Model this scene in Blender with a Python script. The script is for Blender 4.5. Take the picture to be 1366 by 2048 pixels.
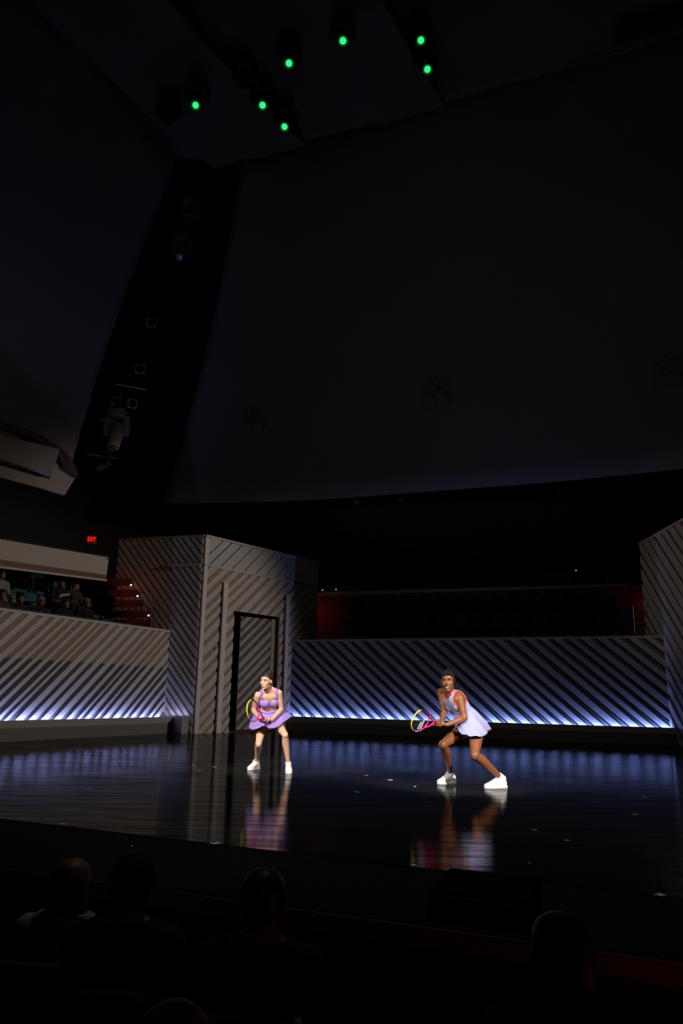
import bpy, bmesh, math, random
import numpy as np
from mathutils import Vector, Matrix

R = math.radians
V = Vector
SC = bpy.context.scene
COL = SC.collection
for o in list(bpy.data.objects):
    bpy.data.objects.remove(o)

# ------------------------------------------------------------------ camera
EYE = V((0, 0, 1.0))
FPX, PITCH, ROLL = 1549.0, R(13.4), R(1.07)
_r0, _u0, FWD = V((1, 0, 0)), V((0, -math.sin(PITCH), math.cos(PITCH))), V((0, math.cos(PITCH), math.sin(PITCH)))
RGT = math.cos(ROLL) * _r0 + math.sin(ROLL) * _u0
UPV = math.cos(ROLL) * _u0 - math.sin(ROLL) * _r0
cam_d = bpy.data.cameras.new('camera')
cam = bpy.data.objects.new('camera', cam_d)
COL.objects.link(cam)
M = Matrix((RGT, UPV, -FWD)).transposed().to_4x4()
M.translation = EYE
cam.matrix_world = M
cam_d.sensor_fit = 'VERTICAL'
cam_d.sensor_height = 36
cam_d.lens = 36 * FPX / 2048
cam_d.clip_start = 0.05
cam_d.clip_end = 200
SC.camera = cam


def ray(px, py):
    return FPX * FWD + (px - 683) * RGT - (py - 1024) * UPV


def at(px, py, Y):            # point seen at a pixel, at distance Y into the hall
    d = ray(px, py)
    return EYE + d * (Y / d.y)


def atz(px, py, z=0.0):       # point seen at a pixel, at height z
    d = ray(px, py)
    return EYE + d * ((z - EYE.z) / d.z)


# ------------------------------------------------------------------ world, view
SC.view_settings.view_transform = 'Standard'
SC.view_settings.look = 'None'
SC.view_settings.gamma = 1
SC.view_settings.exposure = 0
SC.view_settings.use_curve_mapping = False
SC.cycles.use_denoising = True
SC.cycles.max_bounces = 6
wd = bpy.data.worlds.new('dark_hall')
wd.use_nodes = True
SC.world = wd
bg = wd.node_tree.nodes['Background']
bg.inputs[0].default_value = (0.8, 1.0, 0.85, 1)
bg.inputs[1].default_value = 0.0009


# ------------------------------------------------------------------ lights
def spot(name, loc, target, watts, col, angle, blend=0.3, radius=0.1):
    l = bpy.data.lights.new(name, 'SPOT')
    l.energy, l.color, l.spot_size, l.spot_blend, l.shadow_soft_size = watts, col, R(angle), blend, radius
    o = bpy.data.objects.new(name, l)
    COL.objects.link(o)
    o.location = loc
    o.rotation_euler = (V(target) - V(loc)).to_track_quat('-Z', 'Y').to_euler()
    return o


def area(name, loc, aim, watts, col, sx, sy, xdir=None, spread=180):
    l = bpy.data.lights.new(name, 'AREA')
    l.shape = 'RECTANGLE'
    l.energy, l.color, l.size, l.size_y = watts, col, sx, sy
    l.spread = R(spread)
    o = bpy.data.objects.new(name, l)
    COL.objects.link(o)
    z = -V(aim).normalized()
    x = V(xdir).normalized() if xdir else z.orthogonal().normalized()
    x = (x - z * x.dot(z)).normalized()
    m = Matrix((x, z.cross(x), z)).transposed().to_4x4()
    m.translation = V(loc)
    o.matrix_world = m
    return o


def point(name, loc, watts, col, radius=0.05):
    l = bpy.data.lights.new(name, 'POINT')
    l.energy, l.color, l.shadow_soft_size = watts, col, radius
    o = bpy.data.objects.new(name, l)
    COL.objects.link(o)
    o.location = loc
    return o


P1 = at(540, 1440, 10.9)      # the two players
P2 = at(925, 1450, 9.5)
# followspots from the front of the house
spot('followspot_left_key', (-5.5, -3.0, 8.0), P1 + V((0, 0, .1)), 15500, (1, .93, .86), 7.5, .35, .12)
spot('followspot_left_fill', (6.0, -3.0, 7.0), P1 + V((0, 0, .1)), 5200, (1, .95, .92), 7.5, .35, .12)
spot('followspot_right_key', (6.5, -3.0, 7.5), P2 + V((0, 0, 0)), 14500, (1, .93, .86), 8.5, .35, .12)
spot('followspot_right_fill', (-6.5, -2.0, 6.5), P2 + V((0, 0, 0)), 6500, (1, .95, .92), 8.5, .35, .12)
# low stage wash on the side wall and the tower
spot('stage_wash_left', (15.0, 12.0, 8.0), (-5.2, 19.4, 1.3), 2700, (1, .86, .76), 33, .6, .3)
spot('back_curb_fill', (2.0, 1.0, 7.0), (4.5, 22.5, .3), 130, (1, .9, .8), 30, .9, .3)  # added dim fill to lift the back wall and its curb
for _x, _y in ((-.85, 3.75), (.45, 3.3), (2.0, 2.7)):
    point('lip_fill', (_x, _y - .12, -.55), 2.6, (1, .22, .08), .03)  # added red fill points, unseen, to brighten the wooden stage lip
spot('stage_wash_right', (-3.0, 4.0, 9.0), (8.6, 18.6, 4.2), 700, (1, .85, .74), 17, .9, .3)
# added fill spots in place of stage light bounced to sails and ceiling
spot('sail_fill', (2.0, 0.5, 3.5), (3.0, 19.5, 6.0), 120, (1, .86, .82), 64, 1, .5)
spot('side_sail_fill', (1.0, 2.5, 4.0), (-8.6, 16, 5.8), 120, (1, .82, .76), 44, 1, .5)
spot('ceiling_fill', (1.0, 9.0, 4.0), (0.5, 13, 14), 9, (.85, 1, .9), 110, 1, .6)
spot('audience_fill', (0.8, -0.6, 4.0), (0.5, 3.8, -0.1), 4, (1, .32, .18), 70, 1, .2)  # added red fill above the camera for the lip and audience backs
spot('top_fill', (1.0, 9.5, 11.5), (1.0, 9.0, 0), 520, (.95, 1, .95), 58, .5, .2)  # added overhead fill so the floor tape and front row crowns show
spot('back_special', (4.5, 17.0, 9.5), atz(440, 1690), 600, (.6, .72, 1), 6, .3, .1)


# ------------------------------------------------------------------ materials
def mat(name, col, rough=0.6, metal=0.0, var=0.12, scale=8.0, emit=None, strength=0.0, spec=0.5, bump=0.0, coat=0.0):
    m = bpy.data.materials.new(name)
    m.use_nodes = True
    nt = m.node_tree
    b = nt.nodes['Principled BSDF']
    b.inputs['Roughness'].default_value = rough
    b.inputs['Metallic'].default_value = metal
    b.inputs['Specular IOR Level'].default_value = spec
    b.inputs['Coat Weight'].default_value = coat
    tc = nt.nodes.new('ShaderNodeTexCoord')
    n = nt.nodes.new('ShaderNodeTexNoise')
    n.inputs['Scale'].default_value = scale
    n.inputs['Detail'].default_value = 4
    nt.links.new(tc.outputs['Object'], n.inputs['Vector'])
    mx = nt.nodes.new('ShaderNodeMix')
    mx.data_type = 'RGBA'
    mx.inputs[6].default_value = (*[c * (1 - var) for c in col], 1)
    mx.inputs[7].default_value = (*[min(1, c * (1 + var)) for c in col], 1)
    nt.links.new(n.outputs['Fac'], mx.inputs[0])
    nt.links.new(mx.outputs[2], b.inputs['Base Color'])
    if emit:
        b.inputs['Emission Color'].default_value = (*emit, 1)
        b.inputs['Emission Strength'].default_value = strength
    if bump:
        bp = nt.nodes.new('ShaderNodeBump')
        bp.inputs['Strength'].default_value = bump
        bp.inputs['Distance'].default_value = 0.01
        nt.links.new(n.outputs['Fac'], bp.inputs['Height'])
        nt.links.new(bp.outputs['Normal'], b.inputs['Normal'])
    return m


def floor_mat():
    m = mat('stage_floor_gloss', (.010, .010, .0095), .16, spec=.22, var=.3, scale=3)
    nt = m.node_tree
    b = nt.nodes['Principled BSDF']
    tc = nt.nodes.new('ShaderNodeTexCoord')
    mp = nt.nodes.new('ShaderNodeMapping')
    mp.inputs['Scale'].default_value = (1.2, 7.0, 1)
    mp.inputs['Rotation'].default_value = (0, 0, R(20))
    nt.links.new(tc.outputs['Object'], mp.inputs['Vector'])
    n = nt.nodes.new('ShaderNodeTexNoise')
    n.inputs['Scale'].default_value = 2.2
    n.inputs['Detail'].default_value = 8
    n.inputs['Roughness'].default_value = .65
    nt.links.new(mp.outputs['Vector'], n.inputs['Vector'])
    mr = nt.nodes.new('ShaderNodeMapRange')
    mr.inputs[1].default_value = .3
    mr.inputs[2].default_value = .7
    mr.inputs[3].default_value = .02
    mr.inputs[4].default_value = .045
    nt.links.new(n.outputs['Fac'], mr.inputs[0])
    nt.links.new(mr.outputs[0], b.inputs['Roughness'])
    n2 = nt.nodes.new('ShaderNodeTexNoise')
    n2.inputs['Scale'].default_value = 9
    n2.inputs['Detail'].default_value = 5
    nt.links.new(mp.outputs['Vector'], n2.inputs['Vector'])
    bp = nt.nodes.new('ShaderNodeBump')
    bp.inputs['Strength'].default_value = .06
    bp.inputs['Distance'].default_value = .01
    nt.links.new(n2.outputs['Fac'], bp.inputs['Height'])
    nt.links.new(bp.outputs['Normal'], b.inputs['Normal'])
    # scuffed vinyl: long worn streaks where the gloss is gone
    mp3 = nt.nodes.new('ShaderNodeMapping')
    mp3.inputs['Scale'].default_value = (.55, 5.5, 1)
    mp3.inputs['Rotation'].default_value = (0, 0, R(8))
    nt.links.new(tc.outputs['Object'], mp3.inputs['Vector'])
    n3 = nt.nodes.new('ShaderNodeTexNoise')
    n3.inputs['Scale'].default_value = 1.6
    n3.inputs['Detail'].default_value = 10
    n3.inputs['Roughness'].default_value = .7
    nt.links.new(mp3.outputs['Vector'], n3.inputs['Vector'])
    mr3 = nt.nodes.new('ShaderNodeMapRange')
    mr3.inputs[1].default_value = .36
    mr3.inputs[2].default_value = .64
    mr3.inputs[3].default_value = .18
    mr3.inputs[4].default_value = .80
    nt.links.new(n3.outputs['Fac'], mr3.inputs[0])
    df = nt.nodes.new('ShaderNodeBsdfDiffuse')
    df.inputs['Color'].default_value = (.011, .012, .0105, 1)
    ms = nt.nodes.new('ShaderNodeMixShader')
    nt.links.new(mr3.outputs[0], ms.inputs[0])
    nt.links.new(df.outputs[0], ms.inputs[1])
    nt.links.new(b.outputs[0], ms.inputs[2])
    nt.links.new(ms.outputs[0], nt.nodes['Material Output'].inputs['Surface'])
    return m


MT = {
    'floor': floor_mat(),
    'rib': mat('painted_white_rib', (.62, .60, .58), .55, var=.06),
    'trim_white': mat('white_painted_trim', (.84, .81, .77), .5, var=.04),
    'rib_dim': mat('painted_grey_rib', (.40, .39, .39), .55, var=.06),
    'tan': mat('tan_recess_board', (.42, .29, .18), .7, var=.15),
    'brown': mat('brown_recess_board', (.16, .11, .085), .7, var=.15),
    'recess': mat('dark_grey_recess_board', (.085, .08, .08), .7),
    'slot': mat('black_slot', (.008, .008, .008), .9),
    'curb': mat('grey_painted_curb', (.40, .37, .34), .6, var=.05, scale=2),
    'curb_dark': mat('dark_painted_curb', (.38, .345, .30), .6, var=.08, scale=2),
    'apron': mat('matt_black_apron', (.010, .010, .0098), .95, scale=2, spec=.02),
    'black': mat('matte_black', (.01, .01, .01), .8),
    'blackmetal': mat('black_metal', (.008, .008, .008), .6, .0, spec=.15),
    'cabinet_black': mat('black_cabinet', (.004, .004, .004), .95, spec=.02),
    'steel': mat('brushed_steel_rail', (.30, .29, .28), .35, .9),
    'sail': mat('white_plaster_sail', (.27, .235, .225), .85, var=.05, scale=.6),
    'sail_dark': mat('shaded_plaster', (.045, .034, .031), .85, var=.1, scale=.6),  # darker copy of the plaster, shade of the gap put into its colour
    'ceiling': mat('ceiling_panel', (.20, .23, .20), .85, var=.06, scale=.7),
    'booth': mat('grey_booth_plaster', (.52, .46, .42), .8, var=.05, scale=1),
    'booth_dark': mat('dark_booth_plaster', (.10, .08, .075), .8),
    'cream': mat('cream_parapet', (.62, .55, .47), .7, var=.04, scale=2),
    'redwood': mat('red_wood_trim', (.17, .045, .018), .5, var=.3, scale=6),
    'redwall': mat('red_wall_panel', (.32, .08, .03), .7, var=.1, scale=3),
    'step_red': mat('dark_red_carpet', (.11, .02, .012), .9, var=.1, scale=40),
    'teal': mat('teal_seat_fabric', (.03, .12, .16), .85, var=.3, scale=30),
    'navy': mat('navy_seat_fabric', (.012, .02, .05), .85, var=.3, scale=30),
    'darkred': mat('dark_red_column', (.10, .03, .025), .7),
    'fixture': mat('grey_fixture_shell', (.45, .42, .38), .5),
    'fixture_dark': mat('black_fixture_shell', (.03, .03, .03), .45),
    'lens': mat('dark_glass_lens', (.01, .01, .012), .08, spec=.8),
    'green_lens': mat('green_lit_lens', (.0, .3, .1), .3, emit=(.03, 1.0, .22), strength=1.25),
    'green_rim': mat('green_glow_rim', (.0, .1, .03), .4, emit=(.03, .5, .02), strength=.05),
    'exit_red': mat('red_lit_letters', (.4, 0, 0), .4, emit=(1, .015, .01), strength=2.0),
    'exit_plate': mat('dark_sign_plate', (.05, .005, .005), .4, emit=(.6, 0, 0), strength=.06),
    'step_bulb': mat('white_step_lamp', (.9, .8, .7), .4, emit=(1, .72, .5), strength=2.2),
    'red_led': mat('red_step_lamp', (.5, .02, .01), .4, emit=(1, .04, .01), strength=1.0),
    'tape_white': mat('white_tape', (.85, .9, .9), .6),
    'tape_blue': mat('blue_tape', (.10, .55, .85), .6),
    'tape_green': mat('pale_green_tape', (.45, .75, .45), .6),
    'tape_red': mat('red_tape', (.75, .12, .08), .6),
    'tape_teal': mat('teal_tape', (.10, .75, .65), .6),
    # players
    'skin_light': mat('fair_skin', (.72, .40, .27), .45, var=.05, scale=20),
    'skin_dark': mat('brown_skin', (.25, .088, .034), .40, var=.08, scale=20),
    'hair_brown': mat('dark_brown_hair', (.030, .016, .010), .45, var=.4, scale=60),
    'hair_black': mat('black_hair', (.014, .009, .007), .65, var=.4, scale=60, spec=.2),
    'purple': mat('lavender_purple_knit', (.35, .225, .62), .7, var=.06, scale=20),
    'purple_trim': mat('deep_purple_binding', (.24, .14, .50), .7),
    'lilac': mat('pale_lilac_jersey', (.37, .375, .64), .7, var=.04, scale=14),
    'coral': mat('coral_piping', (.90, .13, .09), .6),
    'white': mat('white_leather', (.82, .80, .77), .5, var=.04),
    'sole': mat('white_rubber_sole', (.72, .71, .68), .6, var=.04),
    'sock': mat('white_knit_sock', (.82, .82, .82), .85, var=.04, scale=40),
    'eye_white': mat('eye_white', (.85, .82, .80), .25),
    'iris': mat('dark_iris', (.02, .012, .008), .2),
    'lips_light': mat('pink_lips', (.55, .14, .13), .4),
    'lips_dark': mat('brown_lips', (.28, .07, .05), .4),
    'teeth': mat('white_teeth', (.88, .86, .82), .3),
    'racket_yellow': mat('racket_yellow', (.80, .68, .02), .35),
    'racket_black': mat('racket_black', (.012, .012, .014), .35),
    'racket_pink': mat('racket_magenta', (.80, .02, .28), .35),
    'racket_blue': mat('racket_sky_blue', (.10, .42, .75), .35),
    'racket_string': mat('racket_string', (.05, .05, .05), .5),
    'string_mark': mat('white_stencil_ink', (.75, .75, .75), .6),
    # audience
    'cloth_black': mat('black_jacket', (.012, .012, .014), .85),
    'cloth_grey': mat('grey_shirt', (.28, .28, .28), .85),
    'cloth_dark': mat('dark_cardigan', (.05, .035, .03), .85),
    'hair_auburn': mat('auburn_hair', (.16, .07, .04), .55, var=.3, scale=60),
    'hair_grey': mat('grey_hair', (.25, .22, .20), .6, var=.2, scale=60),
    'skin_aud': mat('audience_skin', (.33, .17, .115), .55),
    'port': mat('grey_port_grille', (.22, .21, .21), .8),
    'pilot': mat('pale_pilot_lamp', (.8, .7, .6), .4, emit=(1, .75, .55), strength=.35),
    'paper': mat('programme_paper', (.75, .75, .72), .7),
    'glasses': mat('glasses_metal', (.35, .3, .28), .2, .9),
}


# ------------------------------------------------------------------ mesh helpers
class MB:
    def __init__(self):
        self.v, self.f = [], []

    def add(self, vs, fs):
        k = len(self.v)
        self.v += [tuple(p) for p in vs]
        self.f += [tuple(i + k for i in f) for f in fs]
        return self

    def box(self, c, s, m=None):
        c, s = V(c), V(s) / 2
        vs = [V((x * s.x, y * s.y, z * s.z)) for x in (-1, 1) for y in (-1, 1) for z in (-1, 1)]
        vs = [c + ((m @ p) if m else p) for p in vs]
        return self.add(vs, [(0, 1, 3, 2), (4, 6, 7, 5), (0, 4, 5, 1), (2, 3, 7, 6), (0, 2, 6, 4), (1, 5, 7, 3)])

    def obox(self, p, q, w, h, up=V((0, 0, 1))):   # beam from p to q
        p, q = V(p), V(q)
        a = (q - p).normalized()
        s = a.cross(up).normalized()
        u = s.cross(a)
        vs = [e + s * (i * w / 2) + u * (j * h / 2) for e in (p, q) for i, j in ((-1, -1), (1, -1), (1, 1), (-1, 1))]
        return self.add(vs, [(3, 2, 1, 0), (4, 5, 6, 7), (0, 1, 5, 4), (1, 2, 6, 5), (2, 3, 7, 6), (3, 0, 4, 7)])

    def prism(self, poly, d):      # polygon (3-D points) swept along d
        n = len(poly)
        d = V(d)
        vs = [V(p) for p in poly] + [V(p) + d for p in poly]
        fs = [tuple(range(n))[::-1], tuple(range(n, 2 * n))] + [(i, (i + 1) % n, n + (i + 1) % n, n + i) for i in range(n)]
        return self.add(vs, fs)

    def ball(self, c, r, m=None, seg=16, rings=10):
        c = V(c)
        r = V(r) if hasattr(r, '__len__') else V((r, r, r))
        vs = [V((0, 0, 1))]
        for i in range(1, rings):
            t = math.pi * i / rings
            for j in range(seg):
                a = 2 * math.pi * j / seg
                vs.append(V((math.sin(t) * math.cos(a), math.sin(t) * math.sin(a), math.cos(t))))
        vs.append(V((0, 0, -1)))
        out = []
        for p in vs:
            q = V((p.x * r.x, p.y * r.y, p.z * r.z))
            out.append(c + ((m @ q) if m else q))
        fs = [(0, 1 + j, 1 + (j + 1) % seg) for j in range(seg)]
        for i in range(rings - 2):
            a, b = 1 + i * seg, 1 + (i + 1) * seg
            fs += [(a + j, b + j, b + (j + 1) % seg, a + (j + 1) % seg) for j in range(seg)]
        a, e = 1 + (rings - 2) * seg, len(vs) - 1
        fs += [(a + (j + 1) % seg, a + j, e) for j in range(seg)]
        return self.add(out, fs)

    def loft(self, rings, cap=True, closed=True):
        n = len(rings[0])
        k = len(self.v)
        for r in rings:
            self.v += [tuple(p) for p in r]
        for i in range(len(rings) - 1):
            a, b = k + i * n, k + (i + 1) * n
            for j in range(n if closed else n - 1):
                self.f.append((a + j, a + (j + 1) % n, b + (j + 1) % n, b + j))
        if cap:
            self.f.append(tuple(range(k, k + n))[::-1])
            e = k + (len(rings) - 1) * n
            self.f.append(tuple(range(e, e + n)))
        return self

    def tube(self, pts, r, sides=8, closed=False):
        pts = [V(p) for p in pts]
        n = len(pts)
        rs = r if hasattr(r, '__len__') else [r] * n
        rings = []
        x = None
        for i in range(n):
            if closed:
                t = pts[(i + 1) % n] - pts[i - 1]
            else:
                t = pts[min(i + 1, n - 1)] - pts[max(i - 1, 0)]
            t = t.normalized() if t.length > 1e-9 else V((0, 0, 1))
            x = t.orthogonal().normalized() if x is None else (x - t * x.dot(t)).normalized()
            y = t.cross(x)
            rings.append([pts[i] + (x * math.cos(a) + y * math.sin(a)) * rs[i] for a in [2 * math.pi * j / sides for j in range(sides)]])
        if closed:
            rings.append(rings[0])
        return self.loft(rings, cap=not closed)

    def cone(self, p, q, r0, r1, sides=16):
        return self.tube([p, q], [r0, r1], sides)

    def limb(self, pts, rs, sides=14):    # tapered capsule chain for the voxel bodies
        for i in range(len(pts) - 1):
            self.tube([pts[i], pts[i + 1]], [rs[i], rs[i + 1]], sides)
        for p, r in zip(pts, rs):
            self.ball(p, r, seg=sides, rings=8)
        return self

    def mesh(self, name):
        m = bpy.data.meshes.new(name)
        m.from_pydata(self.v, [], self.f)
        m.update()
        return m

    def build(self, name, material, parent=None, smooth=False, fix=True):
        m = self.mesh(name)
        if fix:
            bm = bmesh.new()
            bm.from_mesh(m)
            bmesh.ops.recalc_face_normals(bm, faces=bm.faces)
            bm.to_mesh(m)
            bm.free()
        m.materials.append(MT[material] if isinstance(material, str) else material)
        if smooth:
            m.polygons.foreach_set('use_smooth', [True] * len(m.polygons))
        o = bpy.data.objects.new(name, m)
        COL.objects.link(o)
        if parent:
            set_parent(o, parent)
        return o


def world_of(p):
    w = p.matrix_basis.copy()
    if p.parent:
        w = world_of(p.parent) @ p.matrix_parent_inverse @ w
    return w


def set_parent(o, p):          # meshes are written in world space: keep them there
    o.parent = p
    o.matrix_parent_inverse = world_of(p).inverted()


def tag(o, label=None, cat=None, group=None, kind=None):
    for k, v in (('label', label), ('category', cat), ('group', group), ('kind', kind)):
        if v:
            o[k] = v
    return o


def empty(name, loc, label=None, cat=None, group=None):
    o = bpy.data.objects.new(name, None)
    COL.objects.link(o)
    o.location = loc
    o.empty_display_size = .1
    return tag(o, label, cat, group)


def struct(o):
    o['kind'] = 'structure'
    return o


def bevel(o, w, seg=2):
    b = o.modifiers.new('bevel', 'BEVEL')
    b.width, b.segments, b.limit_method = w, seg, 'ANGLE'
    return o


def copy_tree(o, dloc=None, parent=None):
    c = o.copy()
    COL.objects.link(c)
    if parent:
        c.parent = parent
        c.matrix_parent_inverse = o.matrix_parent_inverse.copy()
    for ch in list(o.children):
        copy_tree(ch, None, c)
    return c


def clip(poly, a, b, c):       # keep a*u + b*z <= c
    out = []
    n = len(poly)
    for i in range(n):
        p, q = poly[i], poly[(i + 1) % n]
        dp, dq = a * p[0] + b * p[1] - c, a * q[0] + b * q[1] - c
        if dp <= 0:
            out.append(p)
        if (dp < 0 < dq) or (dq < 0 < dp):
            t = dp / (dp - dq)
            out.append((p[0] + (q[0] - p[0]) * t, p[1] + (q[1] - p[1]) * t))
    return out


def ribs(A, B, polys, ang, sgn, seed, wr, wt, slot, nrm, hi=.05, mid=.02, lower=None, split=None):
    """diagonal boards clipped to polygons given in (metres along A->B, z)"""
    rnd = random.Random(seed)
    A, B = V(A), V(B)
    d = (B - A)
    d.z = 0
    d.normalize()
    ca, sa = math.cos(R(ang)), math.sin(R(ang)) * sgn
    nx, nz = -sa, ca           # distance across the boards
    up, tn, dk = MB(), MB(), MB()
    allp = [p for q in polys for p in q]
    s0, s1 = min(nx * u + nz * z for u, z in allp), max(nx * u + nz * z for u, z in allp)

    def put(mb, lo, hi_, dep, zlo=-99, zhi=99):
        for q in polys:
            p = clip(clip(q, -nx, -nz, -lo), nx, nz, hi_)
            p = clip(clip(p, 0, -1, -zlo), 0, 1, zhi) if len(p) > 2 else p
            if len(p) > 2:
                pts = [V((A.x, A.y, 0)) + d * u + V((0, 0, z)) for u, z in p]
                mb.prism(pts, V(nrm) * dep)
    s = s0 - rnd.random() * .1
    while s < s1:
        w = rnd.uniform(*wr)
        put(up, s, s + w, hi)
        s += w
        w = rnd.uniform(*wt)
        if w > .01:
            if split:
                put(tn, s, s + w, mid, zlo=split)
                put(dk, s, s + w, mid, zhi=split)  # recess strips take a darker colour below the split height
            else:
                put(tn, s, s + w, mid)
        s += w + slot
    return up, tn, dk

# ------------------------------------------------------------------ structure: stage
Z = V((0, 0, 1))


def flat(v):
    return V((v.x, v.y, 0))


def horiz_normal(a, b, side=1):        # unit horizontal normal of a wall a->b
    d = (flat(b) - flat(a)).normalized()
    return V((d.y, -d.x, 0)) * side


LW0, LW1 = atz(0, 1482), atz(333, 1465)            # side wall
d = (LW1 - LW0).normalized()
LWA, LWB = LW0 - d * 3.0, LW1 + d * .25
TA = atz(386, 1467.6)                              # tower front corner
TB = flat(at(635, 1130, 24.7))
TS = flat(at(240, 1084, 21.5))                     # far end of the tower side
BW0, BW1 = atz(575, 1460.7), atz(1366, 1490.4)
d = (BW1 - BW0).normalized()
BWA, BWB = BW0 + d * .05, BW1 + d * 1.6
RT0 = flat(at(1282, 1094, 20.7))
RT1 = RT0 + V((.12, -2.9, 0))
n_lw = horiz_normal(LWA, LWB, 1)
n_tf = horiz_normal(TA, TB, 1)
n_ts = horiz_normal(TA, TS, -1)
n_bw = horiz_normal(BWA, BWB, 1)
n_rt = V((-1, 0, 0))
if n_rt.dot(V((-1, -.1, 0))) < 0:
    n_rt = -n_rt
WTOP, CURB = 2.585, .41

# edge of the glossy dance floor, then the matt apron with its wooden lip
MF0, MF1 = atz(0, 1637), atz(983, 1752)
md = (MF1 - MF0).normalized()
MFL, MFR = MF0 - md * 6, MF1 + md * 9
SF0, SF1 = atz(320, 1775), atz(1366, 1920)
sd = (SF1 - SF0).normalized()
SFL, SFR = SF0 - sd * 8, SF1 + sd * 8
sn = V((sd.y, -sd.x, 0))
if sn.y > 0:
    sn = -sn
fl = MB().prism([MFL, MFR, V((16, 12, 0)), V((16, 34, 0)), V((-16, 34, 0)), V((-16, 10, 0))], (0, 0, -.10))
struct(fl.build('floor', 'floor'))
struct(MB().prism([SFL + Z * -.004, SFR + Z * -.004, MFR + md * .3 + Z * -.004, MFL - md * .3 + Z * -.004], (0, 0, -.09)).build('floor_apron', 'apron'))
struct(MB().prism([SFL + Z * -.010, SFR + Z * -.010, SFR + Z * -.095, SFL + Z * -.095], sn * .012).build('trim_2', 'redwood'))
struct(MB().prism([SFL - sn * .36 + Z * -.095, SFR - sn * .36 + Z * -.095, SFR - sn * .36 + Z * -1.1, SFL - sn * .36 + Z * -1.1], sn * -.08).build('wall_stage_front', 'black'))
struct(MB().box((0, -1.0, -1.01), (24, 8.84, .1)).build('floor_auditorium', 'black'))
struct(MB().box((0, 6.4, -1.12), (24, 6.0, .1)).build('floor_pit', 'black'))


def poly_wall(name, A, B, polys, nrm, material, thick=.2):
    mb = MB()
    dd = (flat(B) - flat(A)).normalized()
    for q in polys:
        mb.prism([flat(A) + dd * u + Z * z for u, z in q], nrm * -thick)
    return struct(mb.build(name, material))


def ribbed_wall(name, A, B, polys, nrm, ang, sgn, seed, wr, wt, slot, rm, tm, split=None, hi=.05, mid=.02):
    w = poly_wall(name, A, B, polys, nrm, 'slot')
    up, tn, dk = ribs(A, B, polys, ang, sgn, seed, wr, wt, slot, nrm, hi, mid, split=split)
    up.build('rib_cladding', rm, w)
    tn.build('recess_board', tm, w)
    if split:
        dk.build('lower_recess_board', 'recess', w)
    return w


# side wall of the stage
L = (LWB - LWA).length
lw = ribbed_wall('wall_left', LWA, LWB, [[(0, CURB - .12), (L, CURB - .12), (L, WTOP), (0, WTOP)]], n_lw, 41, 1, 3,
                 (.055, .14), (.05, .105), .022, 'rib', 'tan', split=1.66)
MB().obox(LWA + Z * (WTOP + .03) + n_lw * -.02, LWB + Z * (WTOP + .03) + n_lw * -.02, .16, .06).build('cap_rail', 'rib', lw)
MB().obox(LWB + n_lw * .03 + Z * CURB, LWB + n_lw * .03 + Z * WTOP, .05, .06, V((1, 0, 0))).build('corner_trim', 'rib', lw)


def curb(name, A, B, nrm, m, dpt=.30):
    mb = MB()
    a, b = A + nrm * dpt, B + nrm * dpt
    mb.prism([a, b, b + Z * CURB, a + Z * CURB], nrm * -.05)
    mb.prism([A + nrm * .02, a, a + Z * .26, A + nrm * .02 + Z * .26], B - A)
    o = mb.build(name, m)
    return struct(o)


curb('baseboard_left', LWA, LWB, n_lw, 'curb')
# curb end against the tower
ce = MB()
q0, q1 = LW1 + n_lw * .28, TA + n_ts * .02
a1, a2, a3 = atz(332, 1465), atz(362, 1468), atz(386, 1467)
ce.prism([a1, a2, a3, a3 + V((0, .5, 0)), a1 + V((0, .5, 0))], Z * (CURB))
struct(ce.build('baseboard_corner', 'curb'))

# tower
TTOP, SEAM = 1.0 + (5.24 - 1.07) * 1.0, 4.36
TTOP = 5.16
TL = (flat(TB) - flat(TA)).length
dt = (flat(TB) - flat(TA)).normalized()


def u_at(px, py=1350):          # metres along the tower front for a pixel column
    r = ray(px, py)
    # intersect vertical plane
    k = (TA - EYE).dot(n_tf) / r.dot(n_tf)
    p = EYE + r * k
    return (flat(p) - flat(TA)).dot(dt), p.z


uD0, zD0 = u_at(467, 1222)
uD1, zD1 = u_at(557, 1232)
DTOP = zD0
print('door', uD0, uD1, zD0, zD1, TL)
tf = ribbed_wall('wall_tower_front', TA, TB,
                 [[(.12, 0), (uD0, 0), (uD0, DTOP), (.12, DTOP)], [(uD1, 0), (TL, 0), (TL, DTOP), (uD1, DTOP)],
                  [(.12, DTOP), (TL, DTOP), (TL, SEAM), (.12, SEAM)]], n_tf, 40, 1, 11,
                 (.13, .20), (.05, .10), .02, 'rib', 'tan')
band = ribbed_wall('wall_tower_band', TA, TB, [[(.12, SEAM + .06), (TL, SEAM + .06), (TL, TTOP), (.12, TTOP)]], n_tf, 42, 1, 12,
                   (.20, .32), (.0, .005), .025, 'rib', 'tan', hi=.05)
MB().obox(TA + Z * (SEAM + .03) + n_tf * .02, TA + dt * u_at(584, 1168)[0] + Z * (SEAM + .03) + n_tf * .02, .10, .06).build('seam_rail', 'rib', tf)
MB().obox(TA + Z * (TTOP + .03), TB + Z * (TTOP + .03), .16, .06).build('cap_rail', 'rib', band)
MB().prism([TA, TA + dt * .13, TA + dt * .13 + Z * TTOP, TA + Z * TTOP], n_tf * .055).build('corner_trim', 'trim_white', tf)
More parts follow.
